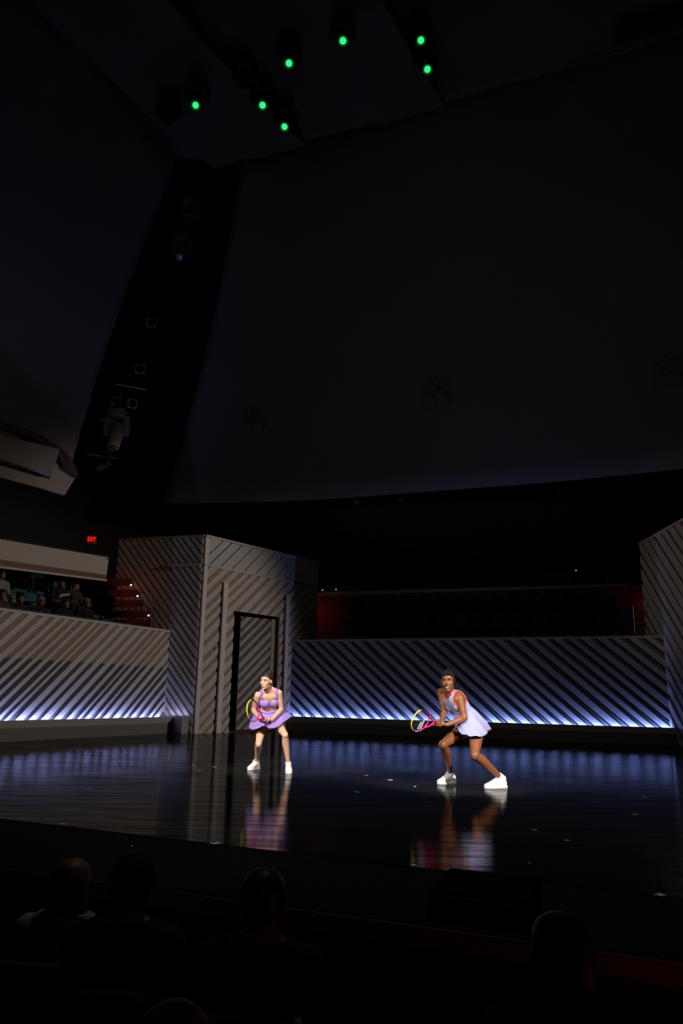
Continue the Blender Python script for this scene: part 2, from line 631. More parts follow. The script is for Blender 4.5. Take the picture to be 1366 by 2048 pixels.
# side face
SL = (TS - TA).length
ts = ribbed_wall('wall_tower_side', TA, TS, [[(.02, 0), (SL, 0), (SL, TTOP), (.02, TTOP)]], n_ts, 50, 1, 21,
                 (.075, .11), (.035, .06), .018, 'rib', 'tan', hi=.05)
us = (TS - TA).normalized()
MB().obox(TA + us * .05 + Z * (SEAM + .03) + n_ts * .05, TA + us * 1.05 + Z * (SEAM + .03) + n_ts * .05, .12, .05).build('seam_rail', 'rib', ts)
MB().obox(TA + Z * (TTOP + .03), TS + Z * (TTOP + .03), .12, .05).build('cap_rail', 'rib_dim', ts)
# pilasters on the tower front
for px, pw, ytop in ((447, .17, 1166), (571, .14, 1190)):
    u, zt = u_at(px, ytop)
    c = TA + dt * u
    p = MB().prism([c - dt * pw / 2, c + dt * pw / 2, c + dt * pw / 2 + Z * zt, c - dt * pw / 2 + Z * zt], n_tf * .12)
    p.build('pilaster', 'trim_white', tf)
    MB().prism([c - dt * (pw / 2 + .03) , c - dt * pw / 2, c - dt * pw / 2 + Z * zt, c - dt * (pw / 2 + .03) + Z * zt], n_tf * .055).build('dark_joint', 'slot', tf)  # thin black strip along the left edge of the pilaster
u, z = u_at(428, 1292)
sp = TA + dt * u + n_tf * .06
MB().box(sp + Z * z, (.12, .06, .10)).build('wall_socket', 'rib', tf)
# door recess with an open ribbed leaf
c0, c1 = TA + dt * uD0, TA + dt * uD1
back = n_tf * -1.3
mb = MB()
mb.prism([c0 + back, c1 + back + dt * .6, c1 + back + dt * .6 + Z * DTOP, c0 + back + Z * DTOP], n_tf * -.05)
mb.prism([c0, c0 + back, c0 + back + Z * DTOP, c0 + Z * DTOP], dt * -.05)
mb.prism([c0 + Z * DTOP, c1 + Z * DTOP, c1 + back + Z * DTOP, c0 + back + Z * DTOP], Z * .05)
mb.prism([c1, c1 + back, c1 + back + Z * DTOP, c1 + Z * DTOP], dt * .05)
struct(mb.build('wall_door_recess', 'black'))
uL0, _ = u_at(487, 1400)
uL1, _ = u_at(548, 1400)
lA = TA + dt * (uL0 + .02) + n_tf * -.30
lB = TA + dt * uL1 + n_tf * -.10
LL = (lB - lA).length
nl = horiz_normal(lA, lB, 1)
dr = poly_wall('door_1', lA, lB, [[(0, .03), (LL, .03), (LL, DTOP - .06), (0, DTOP - .06)]], nl, 'slot', .05)
up, tn, dk = ribs(lA, lB, [[(0, .05), (LL - .16, .05), (LL - .16, DTOP - .08), (0, DTOP - .08)]], 42, 1, 5, (.10, .15), (.05, .09), .025, nl, .045, .02)
up.build('rib_cladding', 'rib_dim', dr)
tn.build('recess_board', 'brown', dr)
e0, e1 = lB - (lB - lA).normalized() * .15, lB
MB().prism([e0 + Z * .04, e1 + Z * .04, e1 + Z * (DTOP - .07), e0 + Z * (DTOP - .07)], nl * .05).build('door_stile', 'rib_dim', dr)
j0, j1 = TA + dt * (uL1 + .03) + n_tf * -.06, TA + dt * (uD1 - .01) + n_tf * -.06
struct(MB().prism([j0, j1, j1 + Z * DTOP, j0 + Z * DTOP], n_tf * .05).build('trim_3', 'redwood'))
struct(MB().prism([c0 + Z * .0, c1 + Z * .0, c1 + back, c0 + back], Z * .03).build('trim_4', 'redwood'))

# back wall of the stage
L = (BWB - BWA).length
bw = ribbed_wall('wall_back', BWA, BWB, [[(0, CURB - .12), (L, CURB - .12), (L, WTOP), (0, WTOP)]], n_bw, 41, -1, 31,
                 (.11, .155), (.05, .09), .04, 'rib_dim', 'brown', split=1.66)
MB().obox(BWA + Z * (WTOP + .03), BWB + Z * (WTOP + .03), .14, .06).build('cap_rail', 'rib_dim', bw)
MB().obox(BWA + n_bw * .03 + Z * CURB, BWA + n_bw * .03 + Z * WTOP, .06, .06, V((1, 0, 0))).build('corner_trim', 'rib_dim', bw)
curb('baseboard_back', BWA, BWB, n_bw, 'curb_dark')

# right tower
RTL = (RT1 - RT0).length
n_rt = horiz_normal(RT0, RT1, 1)
if n_rt.x > 0:
    n_rt = -n_rt
rt = ribbed_wall('wall_tower_right', RT0, RT1, [[(0, 0), (RTL, 0), (RTL, TTOP + .12), (0, TTOP)]], n_rt, 46, -1, 41,
                 (.13, .19), (.06, .10), .03, 'rib', 'brown')
MB().obox(RT0 + Z * (TTOP + .03), RT1 + Z * (TTOP + .15), .14, .06).build('cap_rail', 'rib', rt)


# LED troughs behind the curbs
def uplights(A, B, nrm, step, watts, ln, col, m):
    n = int((B - A).length / step)
    dd = (B - A).normalized()
    for i in range(n):
        c = A + dd * step * (i + .5) + nrm * .13 + Z * (CURB - .09)
        area('curb_uplight', c, Z * .68 - nrm * .73, watts, col, ln, .05, dd, 130)


uplights(LWA, LWB - (LWB - LWA).normalized() * .1, n_lw, .66, 4.2, .64, (.33, .40, 1.0), 0)
uplights(BWA, BWB, n_bw, .70, 6.2, .67, (.24, .35, 1.0), 0)
area('curb_uplight', TA + us * .45 + n_ts * .14 + Z * (CURB + .03), Z - n_ts * .12, .9, (.50, .55, 1.0), .6, .05, us)

# ------------------------------------------------------------------ the hall behind
struct(MB().box((0, 33.9, 9), (50, .2, 24)).build('wall_far', 'black'))
struct(MB().box((-19.1, 16, 9), (.2, 40, 24)).build('wall_hall_left', 'black'))
struct(MB().box((19.1, 16, 9), (.2, 40, 24)).build('wall_hall_right', 'black'))
struct(MB().box((0, 16, 17), (40, 40, .2)).build('ceiling', 'black'))


def curve_pts(pts, n=24):      # smooth curve through points (Catmull-Rom)
    out = []
    pts = [V(p) for p in pts]
    P = [pts[0] * 2 - pts[1]] + pts + [pts[-1] * 2 - pts[-2]]
    for i in range(1, len(P) - 2):
        for k in range(n):
            t = k / n
            a, b, c, e = P[i - 1], P[i], P[i + 1], P[i + 2]
            out.append(.5 * ((2 * b) + (c - a) * t + (2 * a - 5 * b + 4 * c - e) * t * t + (3 * b - a - 3 * c + e) * t ** 3))
    out.append(pts[-1])
    return out


def sail(name, bot, top, bulge, material, thick=.12, n=12, m=16):
    """curved plaster surface between a bottom and a top curve"""
    b, t = curve_pts(bot, n), curve_pts(top, n)
    if len(t) != len(b):
        t = [t[round(i * (len(t) - 1) / (len(b) - 1))] for i in range(len(b))]
    rings = []
    for j in range(m + 1):
        k = j / m
        rings.append([b[i].lerp(t[i], k) + V(bulge) * (4 * k * (1 - k)) for i in range(len(b))])
    mb = MB().loft(rings, cap=False, closed=False)
    o = mb.build(name, material, smooth=True)
    s = o.modifiers.new('thickness', 'SOLIDIFY')
    s.thickness = thick
    s.offset = 1
    return struct(o)


# great back sail over the stage
sail('wall_sail_back',
     [at(323, 1008, 22.0), at(600, 1001, 21.6), at(900, 980, 20.6), at(1150, 960, 19.4), at(1440, 930, 17.6)],
     [at(488, 300, 16.6), at(650, 265, 16.2), at(900, 170, 14.8), at(1150, 100, 13.6), at(1440, 20, 12.2)],
     (0, .9, 0), 'sail')
# side sail
sail('wall_sail_left',
     [at(-160, 900, 15.2), at(0, 950, 16.4), at(128, 991, 17.6)],
     [at(-160, -200, 9.5), at(160, 60, 12.2), at(352, 322, 15.2)],
     (-.5, .8, 0), 'sail')
# dark strip of wall in the gap between the two sails
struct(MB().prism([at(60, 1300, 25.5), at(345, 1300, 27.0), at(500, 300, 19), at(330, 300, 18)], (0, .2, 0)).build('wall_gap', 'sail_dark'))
# roof panels with lighting slots
def panel(name, px, z, m, th=.08):
    return struct(MB().prism([atz(x, y, z) for x, y in px], (0, 0, th)).build(name, m))


panel('ceiling_panel_left', [(-120, -90), (0, 28), (100, 130), (232, 218), (300, 285), (345, 312), (425, 322), (520, 315), (611, 292), (520, 200), (425, 105), (240, -110)], 13.0, 'ceiling')
panel('ceiling_panel_middle', [(430, 98), (605, 262), (700, 259), (800, 240), (890, 213), (825, 108), (740, -45), (560, -150), (300, -150)], 13.4, 'ceiling')
panel('ceiling_panel_right', [(800, 60), (882, 184), (1000, 160), (1110, 135), (1228, 100), (1400, 60), (1400, -150), (660, -150)], 13.9, 'ceiling')
panel('trim_5', [(405, 318), (490, 316), (428, 338)], 13.25, 'sail', .05)
panel('trim_6', [(600, 262), (700, 259), (612, 281)], 13.6, 'sail', .05)
panel('trim_7', [(880, 186), (1000, 160), (1110, 135), (1230, 103), (1400, 60), (1400, 72), (1230, 112), (1000, 172), (893, 206)], 14.0, 'sail', .05)
panel('trim_8', [(1228, 55), (1400, 5), (1400, 48), (1228, 92)], 13.7, 'black', .05)

# dark curved balcony soffit behind the back sail
e = [(545, 985), (600, 1022), (680, 1060), (760, 1085), (860, 1102), (980, 1112), (1100, 1104), (1200, 1086), (1300, 1058), (1420, 1020)]
bot = [at(x, y, 25.5 - abs(x - 960) * .002) for x, y in e]
mb = MB().loft([bot, [p + V((0, -1.6, 3.6)) for p in bot]], cap=False, closed=False)
o = mb.build('wall_balcony_soffit', 'darkred', smooth=True)
s = o.modifiers.new('thickness', 'SOLIDIFY')
s.thickness = .15
struct(o)
# columns of the far wall
for i, (x, y0, y1) in enumerate(((427, 1000, 1100), (492, 1000, 1130), (560, 1000, 1140), (622, 1040, 1180), (700, 1065, 1180), (776, 1090, 1180), (860, 1100, 1180), (965, 1108, 1180), (1047, 1108, 1180), (1130, 1100, 1175), (1226, 1080, 1170), (1325, 1050, 1100))):
    a, b = at(x, y1, 30), at(x, y0, 30)
    struct(MB().box(((a.x + b.x) / 2, 30, (a.z + b.z) / 2), (.14, .14, b.z - a.z + .3)).build('trim_%d' % (9 + i), 'darkred'))

# side booth with curved opening, upper left
BA, BB = at(0, 900, 16.3), at(150, 950, 17.2)
nbth = horiz_normal(flat(BA), flat(BB), 1)


def onb(px, py, off=0.0):          # on the upright plane of the booth front
    r = ray(px, py)
    return EYE + r * ((BA + nbth * off - EYE).dot(nbth) / r.dot(nbth))


outer = [(-70, 828), (-30, 838), (0, 849), (35, 858), (70, 872), (100, 888), (124, 906), (140, 925), (149, 945), (150, 958)]
inner = [(-70, 842), (-30, 852), (0, 862), (32, 871), (62, 883), (88, 896), (106, 908), (116, 920), (121, 932), (122, 940)]
struct(MB().prism([onb(x, y) for x, y in outer + [(128, 990), (-70, 935)]], nbth * -.05).build('wall_booth_recess', 'black'))
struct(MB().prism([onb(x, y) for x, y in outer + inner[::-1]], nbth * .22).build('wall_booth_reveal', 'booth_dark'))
struct(MB().prism([onb(x, y, .05) for x, y in ((-70, 862), (0, 878), (113, 905), (97, 956), (0, 926), (-70, 908))], nbth * .30).build('wall_booth_front', 'booth'))
struct(MB().prism([onb(x, y, .02) for x, y in ((-70, 915), (10, 935), (97, 960), (110, 928), (122, 938), (148, 958), (128, 991), (0, 957), (-70, 938))], nbth * .10).build('wall_booth_sill', 'booth'))

# upper balcony parapet over the side boxes
pa, pb = at(-60, 1068, 17.6), at(218, 1115, 20.5)
pc, pd = at(-60, 1110, 17.6), at(213, 1150, 20.5)
pn = horiz_normal(pa, pb, 1)
pp = struct(MB().prism([pa, pb, pd, pc], pn * -.2).build('wall_balcony_parapet', 'cream'))
MB().prism([pc, pd, at(212, 1159, 20.5), at(-60, 1124, 17.6)], pn * -.16).build('wood_band', 'redwood', pp)
MB().obox(at(-60, 1127, 17.6), at(212, 1161, 20.5), .08, .05).build('edge_strip', 'rib', pp)
struct(MB().prism([pa + Z * .05, pb + Z * .05, pb + Z * .05 - pn * 4, pa + Z * .05 - pn * 4], Z * -.1).build('floor_balcony', 'black'))
# wall behind the side boxes
wq = [V((-12.6, 16.2, 1.4)), V((-7.2, 24.9, 1.4)), V((-7.2, 24.9, 8)), V((-12.6, 16.2, 8))]
struct(MB().prism(wq, V((-.2, .1, 0))).build('wall_box_back', 'black'))

# ------------------------------------------------------------------ people
def voxel(mb, name, voxel_size, smooth=4):
    """join overlapping closed shapes into one continuous skin"""
    m = mb.mesh(name + '_raw')
    o = bpy.data.objects.new(name + '_raw', m)
    COL.objects.link(o)
    r = o.modifiers.new('r', 'REMESH')
    r.mode = 'VOXEL'
    r.voxel_size = voxel_size
    s = o.modifiers.new('s', 'SMOOTH')
    s.iterations = smooth
    s.factor = .5
    dg = bpy.context.evaluated_depsgraph_get()
    me = bpy.data.meshes.new_from_object(o.evaluated_get(dg))
    bpy.data.objects.remove(o)
    me.polygons.foreach_set('use_smooth', [True] * len(me.polygons))
    return me


def mesh_obj(me, name, material, parent):
    me.materials.clear()
    me.materials.append(MT[material])
    o = bpy.data.objects.new(name, me)
    COL.objects.link(o)
    set_parent(o, parent)
    return o


def arrays(me):
    n = len(me.vertices)
    co = np.empty(n * 3)
    me.vertices.foreach_get('co', co)
    no = np.empty(n * 3)
    me.vertices.foreach_get('normal', no)
    fs = [tuple(p.vertices) for p in me.polygons]
    return co.reshape(-1, 3), no.reshape(-1, 3), fs


def garment(body, mask, off, name, material, parent, trim=None, trim_r=.004, thick=.004, relax=12):
    """cloth lying on the body where mask is true"""
    co, no, fs = arrays(body)
    keep = [f for f in fs if all(mask[i] for i in f)]
    used = sorted({i for f in keep for i in f})
    ix = {v: k for k, v in enumerate(used)}
    pts = co[used] + no[used] * off
    faces = [tuple(ix[i] for i in f) for f in keep]
    ec = {}
    for f in faces:
        for a, b in zip(f, f[1:] + f[:1]):
            ec[(min(a, b), max(a, b))] = ec.get((min(a, b), max(a, b)), 0) + 1
    nb = {}
    for (a, b), c in ec.items():
        if c == 1:
            nb.setdefault(a, []).append(b)
            nb.setdefault(b, []).append(a)
    bi = [i for i in nb if len(nb[i]) == 2]
    for _ in range(relax):
        new = pts.copy()
        for i in bi:
            new[i] = .5 * pts[i] + .25 * (pts[nb[i][0]] + pts[nb[i][1]])
        pts = new
    me = bpy.data.meshes.new(name)
    me.from_pydata([tuple(p) for p in pts], [], faces)
    me.polygons.foreach_set('use_smooth', [True] * len(me.polygons))
    o = mesh_obj(me, name, material, parent)
    s = o.modifiers.new('thickness', 'SOLIDIFY')
    s.thickness = thick
    s.offset = 1
    if trim:
        seen = set()
        for st in bi:
            if st in seen:
                continue
            loop, cur, prev = [], st, None
            while cur is not None and cur not in seen and len(nb[cur]) == 2:
                seen.add(cur)
                loop.append(cur)
                nx = [q for q in nb[cur] if q != prev]
                prev, cur = cur, (nx[0] if nx else None)
            if len(loop) > 12:
                P = [V(pts[i]) for i in loop]
                MB().tube(P[::2], trim_r, 6, closed=True).build(trim[0], trim[1], o, smooth=True)
    return o


def frame_ring(c, s, n, rx, ry, seg=28, p=2.3):
    out = []
    for j in range(seg):
        a = 2 * math.pi * j / seg
        ca, sa = math.cos(a), math.sin(a)
        x = math.copysign(abs(ca) ** (2 / p), ca) * rx
        y = math.copysign(abs(sa) ** (2 / p), sa) * ry
        out.append(c + s * x + n * y)
    return out


def seg_dist(co, a, b, ra, rb):
    a, b = np.array(a), np.array(b)
    ab = b - a
    t = np.clip(((co - a) @ ab) / (ab @ ab), 0, 1)
    d = np.linalg.norm(co - (a + t[:, None] * ab), axis=1)
    return d / (ra + (rb - ra) * t)


def hand(mb, wrist, c, axis, rh, fdir, k=1.0, thumb_side=1, curl=250):
    """five fingers closed round a handle: c on its axis, fingers wrap in direction fdir"""
    axis = V(axis).normalized()
    r0 = V(wrist) - c
    r0 = (r0 - axis * r0.dot(axis)).normalized()
    e = axis.cross(r0) * fdir

    def on(ang, off, rad):
        return c + axis * off + (r0 * math.cos(R(ang)) + e * math.sin(R(ang))) * rad
    fr = .0078 * k
    kn = []
    for i, ln in enumerate((.94, 1.0, .95, .78)):
        off = (1.5 - i) * .0195 * k * thumb_side
        k0 = on(38, off, rh + .020 * k)
        kn.append(k0)
        end = 60 + (curl - 60) * ln
        pts = [k0] + [on(38 + (end - 38) * t, off, rh + (.012 - .004 * t) * k) for t in (.33, .62, .85, 1)]
        mb.limb(pts, [fr * 1.12, fr * 1.08, fr, fr * .95, fr * .85], 8)
    for q in kn:
        mb.limb([V(wrist), q], [.017 * k, .0125 * k], 10)
    tb = on(-5, .034 * k * thumb_side, rh + .018 * k)
    mb.limb([V(wrist), tb, on(-60, .048 * k * thumb_side, rh + .011 * k), on(-125, .052 * k * thumb_side, rh + .008 * k)],
            [.017 * k, .013 * k, .0105 * k, .0085 * k], 10)


def head_shapes(mb, T, k=1.0):
    """skull, jaw, nose, ears written in head space (face to -Y), moved by T"""
    R3 = T.to_3x3()

    def B(c, r):
        mb.ball(T @ (V(c) * k), V(r) * k, R3, 20, 14)

    def Lm(p, r):
        mb.limb([T @ (V(q) * k) for q in p], [q * k for q in r], 12)
    B((0, .018, .030), (.074, .092, .084))
    B((0, -.022, -.028), (.060, .064, .080))
    B((0, -.034, -.070), (.044, .044, .040))
    B((0, -.066, -.100), (.017, .014, .014))
    Lm([(-.044, .0, -.066), (-.016, -.055, -.098)], [.017, .013])
    Lm([(.044, .0, -.066), (.016, -.055, -.098)], [.017, .013])
    Lm([(0, -.083, .008), (0, -.094, -.022), (0, -.0985, -.033)], [.0065, .0075, .0098])
    B((.011, -.088, -.037), (.007, .009, .007))
    B((-.011, -.088, -.037), (.007, .009, .007))
    Lm([(-.042, -.064, .022), (-.015, -.0775, .024), (.015, -.0775, .024), (.042, -.064, .022)], [.012, .011, .011, .012])
    for s in (-1, 1):
        B((s * .038, -.052, -.026), (.022, .024, .024))
        B((s * .075, .012, -.010), (.008, .019, .030))
    Lm([(-.020, -.078, -.064), (0, -.086, -.062), (.020, -.078, -.064)], [.009, .011, .009])


def face_parts(T, root, body, k, lips, brow_mat, smile=.006, iris_dx=0.0, smile_open=True):
    R3 = T.to_3x3()

    def W(p):
        return T @ (V(p) * k)
    for s in (-1, 1):
        e = MB().ball(W((s * .030, -.0765, -.002)), V((.0145, .0085, .0066)) * k, R3, 14, 10).build('eye', 'eye_white', body, True)
        MB().ball(W((s * .030 + iris_dx, -.0822, -.002)), V((.0070, .004, .0068)) * k, R3, 12, 8).build('iris', 'iris', e, True)
        MB().tube([W((s * .014, -.083, .0045)), W((s * .024, -.0868, .0078)), W((s * .036, -.083, .0072)), W((s * .046, -.074, .003))], [.0012 * k, .0024 * k, .0026 * k, .0014 * k], 6).build('eyelashes', 'hair_black', body, True)
        MB().tube([W((s * .012, -.0915, .021)), W((s * .026, -.0895, .0275)), W((s * .040, -.0800, .0265)), W((s * .050, -.067, .020))], [.0022 * k, .0034 * k, .0030 * k, .0014 * k], 6).build('eyebrow', brow_mat, body, True)
    z = -.066
    if not smile_open:
        z = -.065
    up = [W((-.025, -.0780, z + smile)), W((-.012, -.0895, z + .004)), W((0, -.0925, z + .003)), W((.012, -.0895, z + .004)), W((.025, -.0780, z + smile))]
    lo = [W((-.025, -.0780, z + smile)), W((-.012, -.0880, z - .009)), W((0, -.0905, z - .0115)), W((.012, -.0880, z - .009)), W((.025, -.0780, z + smile))]
    l = MB().tube(up, [.002 * k, .0038 * k, .0036 * k, .0038 * k, .002 * k], 8).tube(lo, [.002 * k, .0042 * k, .005 * k, .0042 * k, .002 * k], 8).build('lips', lips, body, True)
    MB().limb([W((-.016, -.0835, z - .0015)), W((0, -.0890, z - .0040)), W((.016, -.0835, z - .0015))], [.0042 * k, .0058 * k, .0042 * k] if smile_open else [.002 * k, .003 * k, .002 * k], 10).build('teeth', 'teeth', l, True)


def hair_mask(co, T, k, drop=0.0):
    inv = np.array(T.inverted())
    lc = (co @ inv[:3, :3].T + inv[:3, 3]) / k
    x, y, z = lc[:, 0], lc[:, 1], lc[:, 2]
    zh = np.interp(y, [-.10, -.065, -.035, -.010, .012, .03, .06, .11], [.066, .058, .040, .012, .020, -.02, -.060, -.075])
    ear = (np.abs(x) > .0745) & (z < .022) & (y < .034)
    near = (np.linalg.norm(lc - np.array([0, .01, .01]), axis=1) < .13)
    return near & (z > zh - drop) & ~ear, lc


def shoe(root, toe, ang, ln, sole_m='sole', k=1.0, name='sneaker'):
    """toe on the floor, ang = heading (0 = towards the camera, positive = viewer right)"""
    f = V((math.sin(ang), -math.cos(ang), 0))
    s = V((math.cos(ang), math.sin(ang), 0))
    heel = V(toe) - f * ln
    heel.z = 0
    prof = [(0.00, .022, .060, .020), (.04, .032, .088, .018), (.14, .036, .105, .016), (.26, .037, .110, .016), (.38, .038, .106, .016), (.50, .041, .094, .016), (.64, .046, .074, .016), (.78, .047, .057, .016), (.90, .041, .046, .016), (.97, .028, .036, .018), (1.0, .012, .028, .022)]
    rings = []
    for t, w, h, z0 in prof:
        c = heel + f * (t * ln)
        r = []
        for j in range(18):
            a = 2 * math.pi * j / 18
            r.append(c + s * (math.copysign(abs(math.cos(a)) ** .8, math.cos(a)) * w * k) + Z * ((z0 + h) / 2 * k + (h - z0) / 2 * k * math.copysign(abs(math.sin(a)) ** .8, math.sin(a))))
        rings.append(r)
    o = MB().loft(rings).build(name, 'white', root, True)
    sr = []
    for dz in (0.0, .024 * k):
        for_ = []
        outl = [(0, .0), (.0, .7), (.05, .95), (.25, 1.02), (.45, 1.05), (.65, 1.22), (.8, 1.25), (.92, 1.05), (1.0, .6), (1.03, 0)]
        L = [heel + f * (t * ln - .004) + s * (.038 * w * k) for t, w in outl]
        Rr = [heel + f * (t * ln - .004) - s * (.038 * w * k) for t, w in outl[::-1]]
        sr.append([p + Z * dz for p in L[:-1] + Rr[:-1]])
    sl = MB().loft(sr).build('sole', sole_m, o)
    lc = MB()
    for t, h in ((.44, .102), (.52, .093), (.60, .082)):
        c = heel + f * (t * ln) + Z * (h * k)
        lc.tube([c - s * .022 * k - Z * .004, c + Z * .003, c + s * .022 * k - Z * .004], .0035, 6)
    c = heel + f * (.40 * ln) + Z * (.106 * k)
    lc.tube([c, c + s * .03 + Z * .012, c + s * .045 - Z * .004, c + s * .02], .003, 6)
    lc.tube([c, c - s * .03 + Z * .012, c - s * .045 - Z * .004, c - s * .02], .003, 6)
    lc.build('laces', 'sole', o)
    ank = heel + f * (.24 * ln) + Z * (.105 * k)
    return o, ank, f, heel


def racket(name, grip, tip_dir, w_dir, label, logo=False, butt=.10):
    """grip = middle of the hands on the handle; total length .685"""
    a = V(tip_dir).normalized()
    w = V(w_dir)
    w = (w - a * w.dot(a)).normalized()
    n = a.cross(w)
    root = empty(name, grip, label, 'tennis racket')
    b = V(grip) - a * butt
    g0, g1 = b, b + a * .205
    MB().cone(g0, g1, .0165, .0150, 10).cone(g0 - a * .004, g0 + a * .010, .0195, .0185, 10).build('handle', 'racket_black', root, True)
    hc = b + a * .515              # centre of the head
    HL, HW = .170, .130

    def P(t):
        q = math.radians(t)
        return hc + a * (math.cos(q) * HL) + w * (math.sin(q) * HW)

    def arc(t0, t1, nm, m, r=.0082):
        k = max(3, int(abs(t1 - t0) / 6))
        MB().tube([P(t0 + (t1 - t0) * i / k) for i in range(k + 1)], r, 10).build(nm, m, root, True)
    arc(-62, 60, 'frame_tip', 'racket_yellow')
    arc(60, 96, 'frame_shoulder', 'racket_black')
    arc(-80, -62, 'frame_band', 'racket_pink', .0085)
    arc(-104, -80, 'frame_band', 'racket_blue', .0085)
    arc(96, 145, 'frame_shoulder', 'racket_pink')
    arc(-145, -104, 'frame_shoulder', 'racket_pink')
    arc(145, 215, 'throat_bridge', 'racket_pink', .008)
    th = MB()
    th.tube([P(145), P(152).lerp(g1, .35) + w * .012, g1 + a * .012 + w * .010, g1], [.0085, .0095, .011, .014], 10)
    th.tube([P(-145), P(-152).lerp(g1, .35) - w * .012, g1 + a * .012 - w * .010, g1], [.0085, .0095, .011, .014], 10)
    th.build('throat', 'racket_pink', root, True)
    st = MB()
    for i in range(-8, 9):
        x = i * .0145
        l = HL * math.sqrt(max(0, 1 - (x / HW) ** 2))
        st.tube([hc + w * x - a * l, hc + w * x + a * l], .0006, 4)
    for i in range(-10, 11):
        y = i * .0155
        l = HW * math.sqrt(max(0, 1 - (y / HL) ** 2))
        st.tube([hc + a * y - w * l, hc + a * y + w * l], .0006, 4)
    sto = st.build('strings', 'racket_string', root)
    if logo:
        lg = MB()
        for (y0, x0, n1) in ((-.020, -.100, 7), (-.066, -.092, 9)):      # two ranks of stencilled bars
            for i in range(n1):
                for j in (0, 1):
                    c = hc + w * (x0 + i * .0135) + a * (y0 - j * .017)
                    for sg in (1, -1):
                        lg.prism([c + w * .0048 + a * .007, c - w * .0048 + a * .007, c - w * .0048 - a * .007, c + w * .0048 - a * .007], n * (.0014 * sg))
        lg.build('string_stencil', 'string_mark', sto)
    return root, g0, g1, a


def build_body(root, J, rad, head_T, headk, skin, hands, vox, k=1.0, gut=None, extra=None):
    """J: joints in world space; returns body object + bone list"""
    mb = MB()
    s_hip = (J['hipR'] - J['hipL']).normalized()
    s_sh = (J['shR'] - J['shL']).normalized()
    pel = (J['hipL'] + J['hipR']) / 2
    nk = J['neck']
    shm = (J['shL'] + J['shR']) / 2
    A = (nk - pel)
    bend = gut if gut else V((0, 0, 0))
    spine = curve_pts([pel - A * .10, pel + A * .12, pel + A * .40 + bend, pel + A * .68 + bend * .8, pel + A * .88 + bend * .3, nk], 4)
    n = len(spine)
    keys = [(0, .128, .105), (.12, .172, .118), (.26, .158, .108), (.42, .122, .090), (.56, .128, .094), (.70, .146, .106), (.82, .158, .098), (.91, .128, .078), (1.0, .062, .056)]
    rings = []
    for i, c in enumerate(spine):
        t = i / (n - 1)
        rx = np.interp(t, [q[0] for q in keys], [q[1] for q in keys]) * rad.get('torso', 1)
        ry = np.interp(t, [q[0] for q in keys], [q[2] for q in keys]) * rad.get('torso', 1)
        ax = (spine[min(i + 1, n - 1)] - spine[max(i - 1, 0)]).normalized()
        s = s_hip.lerp(s_sh, t)
        s = (s - ax * s.dot(ax)).normalized()
        rings.append(frame_ring(c, s, s.cross(ax), rx, ry))
    mb.loft(rings)
    ax = A.normalized()
    s = (s_sh - ax * s_sh.dot(ax)).normalized()
    nf = s.cross(ax)
    for q in (-1, 1):
        mb.ball(pel + A * rad.get('bust', .69) + bend * .8 + s * q * .062 + nf * rad.get('bust_out', .060), (.066, .066, .062))
        mb.ball(pel + A * .0 + s_hip * q * .075 - nf * .055, (.095, .095, .095))
        mb.limb([nk + A * .06 + s * q * .02, J['shR' if q > 0 else 'shL'] + ax * .012 - s * q * .03], [.040, .040], 12)   # trapezius
        mb.limb([nk - ax * .02 + s * q * .02 + nf * .034, J['shR' if q > 0 else 'shL'] + nf * .005], [.018, .026], 10)       # collar bone
    bones = [('torso', tuple(pel), tuple(nk), .15, .135)]
    for q in 'LR':
        sh, el, wr = J['sh' + q], J['el' + q], J['wr' + q]
        hp, kn, an = J['hip' + q], J['kn' + q], J['an' + q]
        ra = rad.get('arm', 1)
        mb.limb([sh, sh.lerp(el, .25), sh.lerp(el, .55), sh.lerp(el, .85), el], [.056 * ra, .051 * ra, .045 * ra, .038 * ra, .037 * ra])
        mb.limb([el, el.lerp(wr, .28), el.lerp(wr, .6), wr], [.036 * ra, .041 * ra, .034 * ra, .025 * ra])
        rl = rad.get('leg', 1)
        mb.limb([hp, hp.lerp(kn, .3), hp.lerp(kn, .65), hp.lerp(kn, .9), kn], [.090 * rl, .084 * rl, .068 * rl, .054 * rl, .053 * rl], 18)
        side = (an - kn).normalized()
        fwd = ((hp + an) / 2 - kn) * -1
        fwd = (fwd - side * fwd.dot(side))
        fwd = fwd.normalized() if fwd.length > 1e-4 else V((0, -1, 0))
        mb.ball(kn + fwd * .014, (.042 * rl,) * 3)
        mb.limb([kn, kn.lerp(an, .28) - fwd * .016, kn.lerp(an, .58) - fwd * .006, kn.lerp(an, .88), an], [.047 * rl, .058 * rl, .045 * rl, .033 * rl, .034 * rl], 16)
        mb.ball(an + s_hip * .022, .016)
        mb.ball(an - s_hip * .022, .016)
        if 'toe' + q in J:
            mb.limb([an, J['toe' + q]], [.030, .016], 10)
        bones += [('arm', tuple(sh), tuple(el), .057, .046), ('arm', tuple(el), tuple(wr), .048, .030), ('leg', tuple(hp), tuple(kn), .088, .053), ('leg', tuple(kn), tuple(an), .05, .034)]
    head_shapes(mb, head_T, headk)
    hb = head_T @ (V((0, .022, -.06)) * headk)
    mb.limb([nk - A * .03, nk.lerp(hb, .5), hb], [.060 * headk, .050 * headk, .050 * headk], 18)
    bones.append(('head', tuple(nk.lerp(hb, .6)), tuple(head_T @ V((0, 0, .05))), .055, .09))
    for h in hands:
        hand(mb, **h)
        bones.append(('arm', tuple(h['wrist']), tuple(h['c']), .04, .05))
    if extra:
        extra(mb)
    me = voxel(mb, 'body', vox)
    body = mesh_obj(me, 'body', skin, root)
    return body, bones, (pel, A, s, nf, s_hip)


